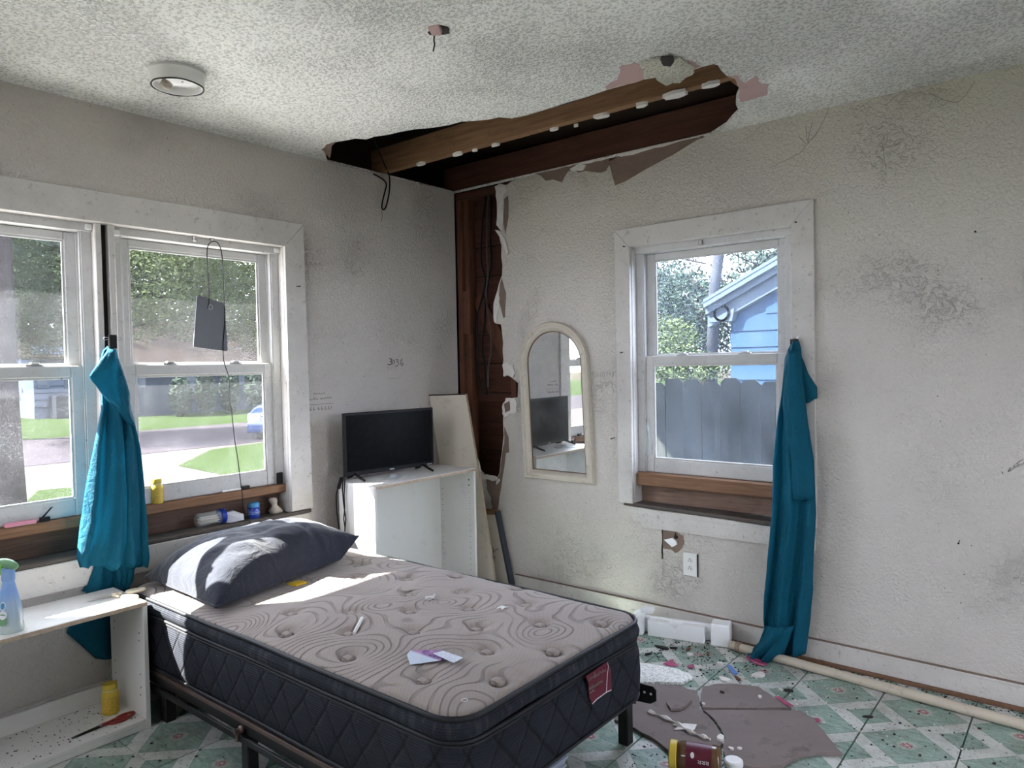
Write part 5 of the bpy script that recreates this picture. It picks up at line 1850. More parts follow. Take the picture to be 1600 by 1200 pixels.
# ================================================================== CEILING FIXTURE, WIRES
lc = at(277, 113, 'z', CEIL)
lamp = thing('ceiling_light', (lc.x, lc.y, CEIL), 'round white ceiling light base with its bulb socket broken and hanging', 'ceiling light')
b = WB()
b.lathe([(0.098, 0), (0.100, 0.010), (0.093, 0.020), (0.090, 0.048), (0.087, 0.053), (0.081, 0.053), (0.080, 0.030), (0.077, 0.028), (0.001, 0.028)], (lc.x, lc.y, CEIL), (0, 0, -1), 40, cap=False)
sharp(b.build('canopy', 'white_plastic', lamp, smooth=True), 0.6)
b = WB()
b.tube([(lc.x + 0.087 * math.cos(a), lc.y + 0.087 * math.sin(a), CEIL - 0.053 - 0.001 * math.sin(5 * a)) for a in [i * math.pi / 20 for i in range(40)]], 0.0028, 6, closed=True)
b.build('dirty_rim', 'debris_dark', lamp)
s0 = at(256, 122, 'z', CEIL - 0.029)
s1 = at(257, 130, 'z', CEIL - 0.055)
s2 = at(267, 137, 'z', CEIL - 0.068)
b = WB()
b.tube([s0, s1], [0.004, 0.006], 8)
b.tube([s1 + Vector((0, -0.012, 0.004)), s1.lerp(s2, .5), s2], [0.016, 0.017, 0.012], 12)
b.build('broken_socket', 'stone', lamp, smooth=True)
for px, py in ((280, 122), (285, 128), (292, 122)):
    q = at(px, py, 'z', CEIL - 0.0285)
    b = WB()
    b.lathe([(0.004, 0), (0.004, 0.001)], (q.x, q.y, CEIL - 0.0292), seg=8)
    b.build('screw_hole', 'void', lamp)

wl = [at(*c5(*p), 'x', 0.03) for p in [(350, 515), (362, 560), (385, 615), (405, 665), (425, 705), (430, 750), (426, 810), (412, 870), (400, 892), (389, 882), (392, 850), (404, 800), (412, 760), (395, 735), (345, 706)]]
wl = [wl[0] + Vector((0.02, -0.0, 0.05))] + wl
b = MB()
b.tube(smoothpts(wl), 0.0042, 7)
tag(b.build('wire_loop', 'wire_black', smooth=True), 'looped black cable hanging from the torn ceiling edge over the left wall', 'cable')
b = MB()
w2 = [at(*c5(*p), 'x', 0.012) for p in [(388, 895), (391, 925), (388, 955)]]
b.tube(w2, 0.0012, 5)
tag(b.build('dust_thread', 'debris_dark'), 'thin dark dust thread dangling below the looped ceiling cable', 'thread')
c8 = crop(1000, 100, .375)
cw_ = thing('cobweb', (2.1, -0.002, 2.1), 'dark dusty cobweb strands on the wall above the single window', 'cobweb')
for pts in ([(788, 180), (770, 225), (745, 275), (700, 330), (665, 372), (600, 405), (540, 432)], [(690, 258), (693, 300), (700, 330)], [(720, 235), (705, 290), (700, 330)], [(745, 275), (730, 300), (712, 318)], [(660, 300), (690, 332)], [(1395, 70), (1360, 125), (1322, 162)], [(1322, 162), (1265, 150), (1200, 120)], [(1010, 330), (1018, 400), (1025, 430)]):
    stroke(pts, 'y', -0.0015, 0.0011, 'web_strand', 'faint_ink', cw_, c8)
def wallwire(pts, y, r, mat, label):
    b = MB()
    b.tube(smoothpts([at(*p, 'y', y) for p in pts]), r, 6)
    return tag(b.build('wall_wire', mat, smooth=True), label, 'wire', 'wires in the torn wall corner')
wallwire([ca(*p) for p in [(245, 60), (250, 150), (235, 250), (222, 420), (225, 560), (250, 680), (225, 800), (200, 900), (195, 1020), (205, 1200)]] + [cb(*p) for p in [(200, 120), (215, 250), (235, 330)]], 0.055, 0.006, 'wire_black', 'black cable bowing left inside the torn wall corner')
wallwire([ca(*p) for p in [(280, 40), (290, 180), (282, 400), (290, 560), (265, 700), (250, 820), (245, 960), (230, 1080), (235, 1200)]] + [cb(*p) for p in [(240, 60), (250, 200), (262, 330)]], 0.05, 0.0065, 'wire_black', 'thick black cable running straight down inside the torn wall corner')
wallwire([ca(*p) for p in [(285, 30), (268, 150), (262, 300), (260, 480), (268, 640), (255, 760), (268, 900), (285, 990), (290, 1100), (283, 1200)]] + [cb(*p) for p in [(285, 60), (270, 160), (268, 280)]], 0.042, 0.0048, 'wire_grey', 'grey cable crossing the black ones inside the torn wall corner')

# ================================================================== OUTLET, NAILS, WRITING
q = at(*co_(585, 820), 'y', -0.004)
out_ = thing('wall_outlet', (q.x, 0, q.z - 0.055), 'white duplex wall outlet beside the patched hole under the window', 'outlet')
b = WB()
b.box((q.x - 0.037, -0.009, q.z - 0.058), (q.x + 0.037, -0.001, q.z + 0.058))
b.build('cover_plate', 'white_plastic', out_, bevel=0.003)
b = WB()
b.box((q.x + 0.037, -0.007, q.z - 0.056), (q.x + 0.042, -0.0005, q.z + 0.056))
b.build('plate_gap', 'debris_dark', out_)
for s in (1, -1):
    b = WB()
    b.lathe([(0.0165, 0), (0.0165, 0.0022)], (q.x, -0.009, q.z + s * 0.0195), (0, -1, 0), 20)
    sk = b.build('socket_face', 'white_plastic', out_)
    for dx, dz, w, h in ((-0.0065, 0.000, 0.0013, 0.004), (0.0065, 0.000, 0.0013, 0.0048), (0.0, 0.009, 0.0024, 0.0024)):
        b = WB()
        b.box((q.x + dx - w, -0.0118, q.z + s * 0.0195 + dz - h), (q.x + dx + w, -0.0111, q.z + s * 0.0195 + dz + h))
        b.build('slot', 'void', sk)
for px, py, ax, lab_ in ((463, 447, 'x', 'dark nail in the right casing of the double window'), (1245, 347, 'y', 'bent dark nail at the top right of the single window casing'),
                         (977, 385, 'y', 'dark nail at the top left of the single window casing'), (973, 550, 'y', 'dark nail halfway up the left casing of the single window'),
                         (958, 684, 'y', 'dark nail head in the wall between mirror and window'), (1524, 362, 'y', 'dark nail in the wall high right of the window'), (1498, 846, 'y', 'dark nail head low on the wall right of the curtain')):
    p = at(px, py, ax, 0.02 if ax == 'x' else -0.02)
    b = MB()
    if ax == 'x':
        b.tube([(0.012, p.y, p.z), (0.045, p.y + 0.002, p.z - 0.003)], 0.0018, 6)
        b.lathe([(0.004, 0), (0.004, 0.0015)], (0.045, p.y + 0.002, p.z - 0.003), (1, 0, 0), 8)
    else:
        y0 = -0.012 if px in (1245, 977, 973) else 0.004
        b.tube([(p.x, y0, p.z), (p.x + 0.002, -0.042, p.z - 0.003)], 0.0018, 6)
        b.lathe([(0.004, 0), (0.004, 0.0015)], (p.x + 0.002, -0.042, p.z - 0.003), (0, -1, 0), 8)
    tag(b.build('nail', 'black'), lab_, 'nail', 'nails')

cn = crop(460, 540, .125)
num = thing('marker_writing', (0.001, -0.35, 1.36), 'number 3036 handwritten in black marker on the left wall', 'writing')
for pts, r in (([(1185, 165), (1203, 163), (1216, 178), (1212, 192), (1195, 200), (1215, 206), (1216, 225), (1195, 240), (1165, 235)], 0.0035), ([(1165, 268), (1172, 276), (1168, 284)], 0.002),
               ([(1238, 178), (1226, 202), (1230, 230), (1246, 228), (1253, 200), (1246, 180), (1238, 178)], 0.0022),
               ([(1266, 178), (1284, 172), (1298, 180), (1294, 194), (1276, 202), (1298, 210), (1306, 228), (1290, 250), (1262, 262)], 0.0022),
               ([(1345, 168), (1328, 198), (1326, 232), (1343, 252), (1362, 240), (1358, 220), (1335, 220)], 0.0024)):
    stroke(pts, 'x', 0.0005, r * 0.8, 'ink_stroke', 'ink', num, cn)
scr = thing('marker_writing', (0.001, -0.95, 1.15), 'small faint lines of handwriting beside the double window', 'writing')
scrawl(cn(240, 612), cn(385, 604), 5, 0.008, 'x', 0.0004, 0.001, 'ink_stroke', 'ink', scr, 4)
scrawl(cn(192, 688), cn(300, 672), 5, 0.009, 'x', 0.0004, 0.001, 'ink_stroke', 'ink', scr, 5)
scrawl(cn(322, 672), cn(462, 658), 7, 0.010, 'x', 0.0004, 0.0011, 'ink_stroke', 'ink', scr, 6)
stroke([(185, 742), (260, 742), (330, 730), (490, 720)], 'x', 0.0004, 0.0009, 'ink_stroke', 'ink', scr, cn)
for k, x0 in enumerate((195, 235, 295, 335, 380, 420)):
    stroke([(x0 + 10, 768 - k * 3), (x0, 790 - k * 3), (x0 + 2, 812 - k * 3), (x0 + 16, 812 - k * 3), (x0 + 18, 796 - k * 3), (x0 + 4, 794 - k * 3)], 'x', 0.0004, 0.0011, 'ink_stroke', 'ink', scr, cn)
stroke([(460, 752), (464, 792)], 'x', 0.0004, 0.0011, 'ink_stroke', 'ink', scr, cn)
stroke([(1170, 408), (1230, 412), (1310, 404)], 'x', 0.0004, 0.0008, 'ink_stroke', 'faint_ink', scr, cn)
crn = crop(900, 300, .3)
num2 = thing('pencil_writing', (1.1, -0.001, 1.3), 'faint pencilled number 0120748 beside the mirror', 'writing')
digs = {'0': [(0, 0), (-5, 12), (0, 26), (8, 26), (11, 12), (6, 0), (0, 0)], '1': [(3, 0), (3, 27)], '2': [(0, 5), (6, 0), (10, 6), (0, 26), (12, 25)], '7': [(0, 1), (12, 0), (4, 27)],
        '4': [(8, 27), (8, 0), (0, 16), (12, 16)], '8': [(6, 0), (0, 6), (10, 18), (5, 27), (0, 20), (10, 7), (6, 0)]}
for i, ch in enumerate('0120748'):
    stroke([(92 + i * 16 + x * 0.8, 938 + y * 0.9) for x, y in digs[ch]], 'y', -0.0004, 0.001, 'pencil_stroke', 'faint_ink', num2, crn)
crt = crop(1540, 640, .13333)
wr3 = thing('marker_writing', (2.95, -0.001, 0.97), 'fragment of black handwriting at the right end of the back wall', 'writing')
stroke([(262, 728), (290, 680), (298, 712), (262, 728)], 'y', -0.0004, 0.0013, 'ink_stroke', 'ink', wr3, crt)
scrawl(crt(305, 705), crt(455, 635), 7, 0.009, 'y', -0.0004, 0.001, 'ink_stroke', 'ink', wr3, 9)
stroke([(350, 640), (400, 605), (440, 585)], 'y', -0.0004, 0.001, 'ink_stroke', 'ink', wr3, crt)
stroke([(190, 730), (205, 750)], 'y', -0.0004, 0.0015, 'ink_stroke', 'ink', wr3, crt)

# ================================================================== ON THE FLOOR
# foam packing rail
P0, P1 = Vector((1.362, -0.192, 0)), Vector((1.800, -0.082, 0))
u = (P1 - P0).normalized()
n = Vector((-u.y, u.x, 0))
Lf = (P1 - P0).length
foam = thing('foam_packing', (1.58, -0.12, 0), 'broken white foam packing rail lying against the back baseboard', 'foam')
def fo(u0, u1, d0, d1, z0, z1, name='foam_block', bev=0.006):
    b = WB()
    f = lambda a, d, z: P0 + u * a + n * d + Vector((0, 0, z))
    b.hexa([f(u0, d0, z0), f(u1, d0, z0), f(u1, d1, z0), f(u0, d1, z0)], [f(u0 + .002, d0 + .002, z1), f(u1 - .002, d0 + .002, z1), f(u1 - .002, d1, z1), f(u0 + .002, d1, z1)])
    return b.build(name, 'styro', foam, bevel=bev, bseg=2)
fo(0.0, Lf, 0.045, 0.068, 0.0, 0.080, 'back_rail')
f = lambda a, d, z: P0 + u * a + n * d + Vector((0, 0, z))
b = WB()
prof = [(0.06, 0.0), (0.335, 0.0), (0.335, 0.072), (0.225, 0.072), (0.205, 0.052), (0.195, 0.040), (0.165, 0.060), (0.155, 0.075), (0.06, 0.078)]
b.slab([f(a, -0.004, z) for a, z in prof], n * 0.050)
b.build('front_block', 'styro', foam, bevel=0.003)
fo(0.365, Lf + 0.004, -0.012, 0.068, 0.0, 0.105, 'end_block')
fo(0.0, 0.036, -0.01, 0.060, 0.0, 0.098, 'end_block')
b = WB()
hp = [(-0.02, 0.03, 0.085), (0.02, 0.012, 0.112), (0.05, 0.03, 0.122), (0.085, 0.06, 0.112), (0.07, 0.072, 0.085), (0.0, 0.07, 0.08)]
b.slab([f(*p) for p in hp], (0, 0, 0.018))
b.build('broken_hook', 'styro', foam, bevel=0.004)

# plastic pipe
b = WB()
pa, pb = Vector((1.822, -0.105, 0.021)), Vector((3.46, -0.235, 0.021))
pipe = thing('plastic_pipe', (2.6, -0.17, 0), 'long off-white plastic pipe lying along the back baseboard', 'pipe')
b.tube([pa, pb], 0.020, 18)
sharp(b.build('tube', 'pipe', pipe, smooth=True), 0.6)
dp = (pb - pa).normalized()
b = WB()
b.tube([pa + dp * 0.022, pa + dp * 0.044], 0.0235, 18)
b.build('collar', 'pipe_ring', pipe)
b = WB()
b.tube([pa - dp * 0.012, pa + dp * 0.004], [0.018, 0.0225], 18)
b.build('end_cap', 'pipe', pipe)

cf = crop(900, 900, .25)
def board(pts, z0, th, name, mat, label, cat, amp=0.006, seed=0, group=None, tilt=None):
    b = MB()
    P = [at(*cf(*p), 'z', z0 + th) for p in pts]
    P = jag([Vector((q.x, q.y, z0)) for q in P], amp, 3, seed)
    P = [Vector((q.x, q.y, z0 + (tilt(q) if tilt else 0))) for q in P]
    b.slab(P, (0, 0, th))
    o = b.build(name, mat)
    return tag(o, label, cat, group)
G = 'fallen plasterboard pieces'
board([(340, 668), (650, 682), (690, 702), (758, 718), (772, 770), (768, 828), (850, 905), (895, 965), (912, 1022), (895, 1085), (600, 1115), (500, 1025), (370, 950), (240, 895), (300, 790)], 0.002, 0.011, 'plasterboard_piece', 'board_back', 'brown sheet of fallen plasterboard by the bed leg', 'board', 0.004, 51, G)
board([(792, 690), (890, 672), (1000, 672), (1140, 690), (1240, 758), (1345, 822), (1000, 824), (790, 820), (778, 760)], 0.002, 0.012, 'plasterboard_piece', 'board_back', 'brown fallen plasterboard with a straight cracked edge, nearest the pipe', 'board', 0.003, 52, G)
board([(796, 838), (1000, 836), (1400, 840), (1490, 892), (1590, 1022), (1662, 1105), (1500, 1100), (1380, 1120), (1290, 1178), (1100, 1190), (950, 1165), (920, 1090), (932, 1010), (905, 950), (862, 890)], 0.002, 0.012, 'plasterboard_piece', 'board_back', 'largest brown sheet of fallen plasterboard, pointed at its right end', 'board', 0.004, 53, G)
board([(565, 785), (610, 765), (700, 752), (724, 775), (650, 828), (592, 830)], 0.014, 0.010, 'plasterboard_piece', 'board_back', 'small pointed plasterboard chip lying on the sheet by the bed leg', 'board', 0.002, 54, G)
board([(340, 540), (440, 545), (535, 562), (640, 580), (722, 615), (728, 632), (690, 655), (640, 664), (500, 660), (330, 662)], 0.003, 0.012, 'ceiling_chunk', 'popcorn', 'white popcorn ceiling chunk lying beside the bed foot', 'ceiling chunk', 0.006, 55)
board([(760, 625), (800, 617), (920, 640), (928, 668), (880, 690), (800, 672)], 0, 0, 'x', 'styro', 'x', 'x') if False else None
c12 = crop(1200, 900, .25)
def chip(cx, cy, r, cr, z0, th, name, mat, label, cat, seed, group=None, asp=0.7, rot=0.0):
    q = at(*cr(cx, cy), 'z', z0)
    rnd = random.Random(seed)
    n_ = rnd.randint(7, 10)
    P = []
    for i in range(n_):
        a = 2 * math.pi * i / n_
        rr = r * rnd.uniform(0.65, 1.15)
        x, y = rr * math.cos(a), rr * asp * math.sin(a)
        P.append(Vector((q.x + x * math.cos(rot) - y * math.sin(rot), q.y + x * math.sin(rot) + y * math.cos(rot), z0)))
    b = MB()
    b.slab(P, (0, 0, th))
    return tag(b.build(name, mat), label, cat, group)
chip(845, 655, 0.058, c12, 0.003, 0.012, 'ceiling_chunk', 'popcorn', 'white popcorn ceiling flake leaning by the baseboard behind the pipe', 'ceiling chunk', 61, asp=0.5, rot=0.1)
GC = 'white plaster bits on the floor'
for k, (x, y, r, lab_) in enumerate(((930, 655, 0.03, 'white crumbly plaster lump at the edge of the cracked sheet'), (1140, 625, 0.032, 'white plaster crumbs near the pipe collar'), (1150, 758, 0.012, 'tiny white plaster bit on the cracked brown sheet'),
                                     (900, 555, 0.02, 'broken white chunk left of the blue strip'), (710, 495, 0.016, 'white chip beside the brown shard near the foam'), (905, 1022, 0.018, 'whitish plaster lump just above the maroon jar'),
                                     (970, 1082, 0.012, 'thin white sliver right of the maroon jar'), (1022, 1080, 0.010, 'small white triangle right of the maroon jar'), (797, 803, 0.010, 'small white crumb on the crack between two sheets'),
                                     (1280, 712, 0.012, 'white crumb beside the pointed pink strip'))):
    on = (x, y) in ((1150, 758), (905, 1022), (970, 1082), (1022, 1080), (797, 803))
    chip(x, y, r, cf, 0.014 if on else 0.001, 0.010 if r > .015 else 0.005, 'plaster_bit', 'gypsum', lab_, 'plaster', 70 + k, GC, rot=k)
GD = 'dark scraps on the floor'
for k, (x, y, r, m_, lab_) in enumerate(((540, 452, 0.035, 'debris_dark', 'black charred clump in front of the foam packing'), (608, 455, 0.020, 'debris_dark', 'rounded black lump beside the charred clump'),
                                     (455, 492, 0.018, 'debris_dark', 'black scrap nearest the mattress corner'), (700, 462, 0.020, 'debris_brown', 'upright brown shard in front of the foam packing'),
                                     (825, 492, 0.022, 'debris_brown', 'thin brown splinter right of the brown shard'), (1010, 645, 0.022, 'debris_brown', 'brown splinter below the blue strip'),
                                     (915, 732, 0.012, 'debris_dark', 'dark smudge on the cracked brown sheet'), (1330, 720, 0.022, 'debris_dark', 'dark sliver on the tiles above the pink strip'))):
    on = (x, y) == (915, 732)
    chip(x, y, r, cf, 0.014 if on else 0.001, 0.008, 'debris_scrap', m_, lab_, 'debris', 90 + k, GD, asp=0.35, rot=0.5 * k)
chip(630, 885, 0.02, c12, 0.001, 0.006, 'debris_scrap', 'debris_dark', 'black oblong scrap on the tiles near the pipe', 'debris', 120, GD, asp=0.35, rot=0.5)
# torn strip of joint tape
b = MB()
tp_ = [at(*cf(*p), 'z', 0.02) for p in [(450, 845), (520, 872), (600, 905), (660, 940), (720, 975), (790, 1002), (840, 1020)]]
b.tube(smoothpts(tp_, 4), [0.006 + 0.004 * math.sin(i * 1.3) for i in range(25)], 6)
b.slab([at(*cf(*p), 'z', 0.016) for p in [(600, 930), (680, 925), (755, 932), (740, 965), (700, 962), (610, 962), (640, 945)]], (0, 0, 0.003))
tag(b.build('joint_tape_strip', 'gypsum'), 'ragged pale strip of joint tape curling across the brown sheet', 'tape strip')
GW = 'pink wrappers on the floor'
def wrapper(pts, cr, label, z=0.004, mat='pinkwrap'):
    b = MB()
    P = [at(*cr(*p), 'z', z) for p in pts]
    c = sum(P, Vector()) / len(P)
    n0 = len(b.v)
    P2 = []
    for i, p in enumerate(P):
        P2.append(Vector((p.x, p.y, z + 0.006 * ((i % 2)))))
    b.slab(P2, (0, 0, 0.0015))
    return tag(b.build('wrapper', mat), label, 'wrapper', GW)
wrapper([(545, 548), (600, 530), (642, 565), (620, 575), (575, 562)], cf, 'crumpled pink wrapper on top of the popcorn chunk', 0.017)
wrapper([(690, 562), (735, 560), (742, 575), (700, 580)], cf, 'small pink wrapper scrap right of the popcorn chunk')
wrapper([(1060, 508), (1090, 502), (1195, 548), (1190, 568), (1150, 562), (1065, 525)], cf, 'pink and white wrapper lying next to the curtain hem')
wrapper([(1240, 752), (1268, 762), (1365, 815), (1350, 828), (1300, 800)], cf, 'long pink wrapper strip at the edge of the cracked brown sheet', 0.016)
wrapper([(1490, 890), (1520, 900), (1525, 915), (1500, 915)], cf, 'tiny pink wrapper beside the pointed brown sheet')
b = MB()
P = [at(*cf(*p), 'z', 0.006) for p in [(942, 562), (965, 560), (1012, 612), (985, 618)]]
b.slab(P, (0, 0, 0.004))
M['bluestrip'] = simple('blue_card', (0.10, 0.22, 0.55), 0.5, 0.1, 20)
tag(b.build('blue_strip', 'bluestrip'), 'short bright blue plastic strip on the tiles near the foam', 'strip')

# maroon jar with yellow lid
ja = at(1046, 1178, 'z', 0.048)
jd = Vector((0.94, 0.34, 0)).normalized()
mj = thing('food_jar', (ja.x + 0.08, ja.y + 0.03, 0.0), 'maroon-labelled food jar with a yellow lid lying on its side', 'jar')
JZ = Vector((ja.x, ja.y, 0.0485))
b = WB()
b.lathe([(0.038, 0.0), (0.0455, 0.004), (0.0455, 0.024), (0.043, 0.026)], JZ, jd, 32)
sharp(b.build('lid', 'yellow_cap', mj, smooth=True), 0.6)
b = WB()
b.lathe([(0.040, 0.026), (0.044, 0.034), (0.0475, 0.044), (0.0475, 0.150), (0.045, 0.160), (0.036, 0.166)], JZ, jd, 32)
sharp(b.build('jar_body', 'clear_brown', mj, smooth=True), 0.9)
b = WB()
b.lathe([(0.0478, 0.056), (0.0478, 0.138)], JZ, jd, 36, cap=False)
lb = b.build('label', 'maroon', mj, smooth=True)
def on_jar(h, ang, up=0.0485):
    a_ = jd
    sd_ = Vector((-jd.y, jd.x, 0))
    return JZ + a_ * h + (-sd_ * math.cos(ang) + Vector((0, 0, 1)) * math.sin(ang)) * up
b = WB()
b.slab([on_jar(0.078 + 0.006 * math.cos(t), 0.62 + 0.19 * math.sin(t)) for t in [i * math.pi / 8 for i in range(16)]], (0, -0.0004, 0.0006))
b.build('logo_oval', 'paper', lb)
for i, zz in enumerate(((0.096, 0.12), (0.108, 0.10), (0.120, 0.08))):
    b = WB()
    h0 = zz[0]
    b.tube([on_jar(h0, 0.36), on_jar(h0 + 0.008, 0.30), on_jar(h0, 0.22), on_jar(h0 + 0.008, 0.16), on_jar(h0 + 0.008, 0.36)], 0.0011, 5)
    b.build('lettering', 'paper', lb)
q = at(1146, 1193, 'z', 0.02)
cap_ = thing('bottle_cap', (q.x, q.y, 0.0), 'white and blue bottle cap on the floor beside the maroon jar', 'cap')
b = WB()
b.lathe([(0.030, 0.014), (0.031, 0.018), (0.031, 0.030), (0.026, 0.034)], (q.x, q.y, 0.0), (0, 0, 1), 24)
b.build('rim', 'white_plastic', cap_)
b = WB()
b.lathe([(0.028, 0.002), (0.029, 0.0135)], (q.x, q.y, 0.0), (0, 0, 1), 24)
b.build('base', 'blue_lid', cap_)

# grey plastic tub under the bed
tub = thing('storage_tub', (1.62, -1.62, 0), 'grey plastic storage tub pushed under the foot of the bed', 'storage tub')
b = WB()
b.hexa([(1.30, -1.83, 0.002), (1.80, -1.83, 0.002), (1.80, -1.47, 0.002), (1.30, -1.47, 0.002)], [(1.27, -1.86, 0.12), (1.83, -1.86, 0.12), (1.83, -1.44, 0.12), (1.27, -1.44, 0.12)])
b.build('tub_body', 'tub', tub, bevel=0.01, bseg=2)
b = WB()
b.box((1.26, -1.87, 0.120), (1.845, -1.425, 0.135))
b.build('rim', 'tub', tub, bevel=0.005, bseg=2)
for z in (0.03, 0.06, 0.09):
    b = WB()
    b.box((1.8035 + z * 0.25, -1.84, z), (1.8085 + z * 0.25, -1.46, z + 0.008))
    b.build('rib', 'tub', tub)

# fine litter nobody could count
b = WB()
rnd = random.Random(77)
spots = [((1.0, 3.0), (-0.9, -0.03), 620), ((2.0, 3.2), (-0.08, -0.025), 320), ((0.36, 1.2), (-2.7, -2.05), 120), ((1.3, 2.0), (-0.45, -0.1), 420), ((1.9, 2.3), (-1.3, -0.9), 120)]
for (xa, xb), (ya, yb_), cnt in spots:
    for _ in range(cnt):
        x, y = rnd.uniform(xa, xb), rnd.uniform(ya, yb_)
        r = rnd.choice((0.0015, 0.002, 0.003, 0.003, 0.005))
        a = rnd.uniform(0, 6.28)
        k = len(b.v)
        pts = [(x + r * rnd.uniform(.5, 1.6) * math.cos(a + i * 1.57), y + r * rnd.uniform(.5, 1.4) * math.sin(a + i * 1.57)) for i in range(4)]
        h = r * rnd.uniform(0.3, 0.9)
        b.hexa([(p[0], p[1], 0.0004) for p in pts], [(x + (p[0] - x) * .7, y + (p[1] - y) * .7, 0.0004 + h) for p in pts])
tag(b.build('floor_litter', 'debris_dark'), 'fine dark grit and crumbs scattered over the tile floor', 'litter', None, 'stuff')
b = WB()
for (xa, xb), (ya, yb_), cnt in [((1.1, 2.4), (-0.75, -0.1), 420), ((1.5, 3.1), (-0.6, -0.1), 160), ((1.9, 2.5), (-1.2, -0.5), 60)]:
    for _ in range(cnt):
        x, y = rnd.uniform(xa, xb), rnd.uniform(ya, yb_)
        r = rnd.choice((0.0015, 0.002, 0.003, 0.004))
        a = rnd.uniform(0, 6.28)
        pts = [(x + r * rnd.uniform(.6, 1.4) * math.cos(a + i * 1.57), y + r * rnd.uniform(.6, 1.4) * math.sin(a + i * 1.57)) for i in range(4)]
        h = r * rnd.uniform(0.5, 1.0)
        b.hexa([(p[0], p[1], 0.0004) for p in pts], [(x + (p[0] - x) * .7, y + (p[1] - y) * .7, 0.0004 + h) for p in pts])
tag(b.build('plaster_dust', 'gypsum'), 'fine white plaster crumbs scattered in front of the back wall', 'litter', None, 'stuff')
b = WB()
for _ in range(160):
    x, y = rnd.uniform(SX0 + 0.02, SX1 - 0.01), rnd.uniform(-2.6, SY1 - 0.03)
    r = rnd.choice((0.0012, 0.002, 0.003))
    pts = [(x + r * rnd.uniform(.6, 1.6) * math.cos(i * 1.57 + x * 50), y + r * rnd.uniform(.6, 1.6) * math.sin(i * 1.57 + x * 50)) for i in range(4)]
    b.hexa([(p[0], p[1], 0.0392) for p in pts], [(x + (p[0] - x) * .7, y + (p[1] - y) * .7, 0.0392 + r * .6) for p in pts])
tag(b.build('shelf_litter', 'debris_dark'), 'dark crumbs scattered on the bottom board of the low shelf', 'litter', None, 'stuff')

# ================================================================== OUTDOORS
def ground_quad(pts, z, name, mat, label):
    b = WB()
    b.slab([(p[0], p[1], z) for p in pts], (0, 0, -0.05))
    o = struct(b.build(name, mat), label)
    return o
ground_quad([(-120, -120), (60, -120), (60, 120), (-120, 120)], GROUND, 'ground_outside', 'dirt', 'bare yard ground round the house')
M['reflector'] = simple('pale_reflector', (0.34, 0.33, 0.31), 0.9, 0.15, 2, 0.005, 20)
ground_quad([(-5.2, -12), (-0.2, -12), (-0.2, 8), (-5.2, 8)], GROUND + 0.06, 'bounce_slab', 'reflector', 'pale concrete slab added unseen by the house wall to bounce light up')  # pale ground added out of view, bounces sunlight up to the ceiling
def gx(py, px=300):
    return at(px, py, 'z', GROUND).x
xg0, xg1, xr0, xr1, xl1 = -6.0, gx(703), gx(703), gx(668), gx(652)
ground_quad([(-4.5, -60), (xg1, -60), (xg1, 60), (-4.5, 60)], GROUND + 0.02, 'gravel_drive', 'gravel', 'pale gravel verge seen through the double window')
ground_quad([(xr0, -60), (xr1, -60), (xr1, 60), (xr0, 60)], GROUND + 0.03, 'street', 'asphalt', 'pale asphalt street beyond the double window')
ground_quad([(xr1, -60), (xl1 - 60, -60), (xl1 - 60, 60), (xr1, 60)], GROUND + 0.025, 'lawn_across', 'grass', 'sunlit lawn across the street')
ground_quad([at(60, 770, 'z', GROUND), at(115, 765, 'z', GROUND), at(130, 800, 'z', GROUND), at(20, 810, 'z', GROUND)], GROUND + 0.04, 'grass_patch', 'grass', 'grass patch at the foot of the near tree')
ground_quad([at(330, 705, 'z', GROUND), at(440, 690, 'z', GROUND), at(440, 735, 'z', GROUND), at(350, 745, 'z', GROUND), at(280, 730, 'z', GROUND)], GROUND + 0.04, 'grass_patch', 'grass', 'sparse grass patch in front of the parked car')

def leaf_cloud(blobs, n, size, seed):
    rnd = random.Random(seed)
    b = WB()
    tot = sum(bl[3] * bl[4] * bl[5] for bl in blobs) or 1
    for bl in blobs:
        k = int(n * bl[3] * bl[4] * bl[5] / tot)
        for _ in range(k):
            v = Vector((rnd.gauss(0, 1), rnd.gauss(0, 1), rnd.gauss(0, 1))).normalized()
            rr = rnd.uniform(0.25, 1.0) ** 0.5
            p = Vector((bl[0] + v.x * bl[3] * rr, bl[1] + v.y * bl[4] * rr, bl[2] + v.z * bl[5] * rr))
            a = Vector((rnd.gauss(0, 1), rnd.gauss(0, 1), rnd.gauss(0, .7))).normalized()
            c = a.orthogonal().normalized()
            s = size * rnd.uniform(0.6, 1.3)
            m_ = len(b.v)
            b.v += [p - a * s, p + c * s * 0.42, p + a * s, p - c * s * 0.42]
            b.f.append((m_, m_ + 1, m_ + 2, m_ + 3))
    return b
class RawB:
    pass
def leaf_obj(b, name, mat, par):
    me = bpy.data.meshes.new(name)
    me.from_pydata([tuple(v) for v in b.v], [], b.f)
    me.materials.append(M[mat])
    o = bpy.data.objects.new(name, me)
    COL.objects.link(o)
    o.parent = par
    o.matrix_parent_inverse = Matrix.Translation(-par.location)
    o['kind'] = 'stuff'
    return o
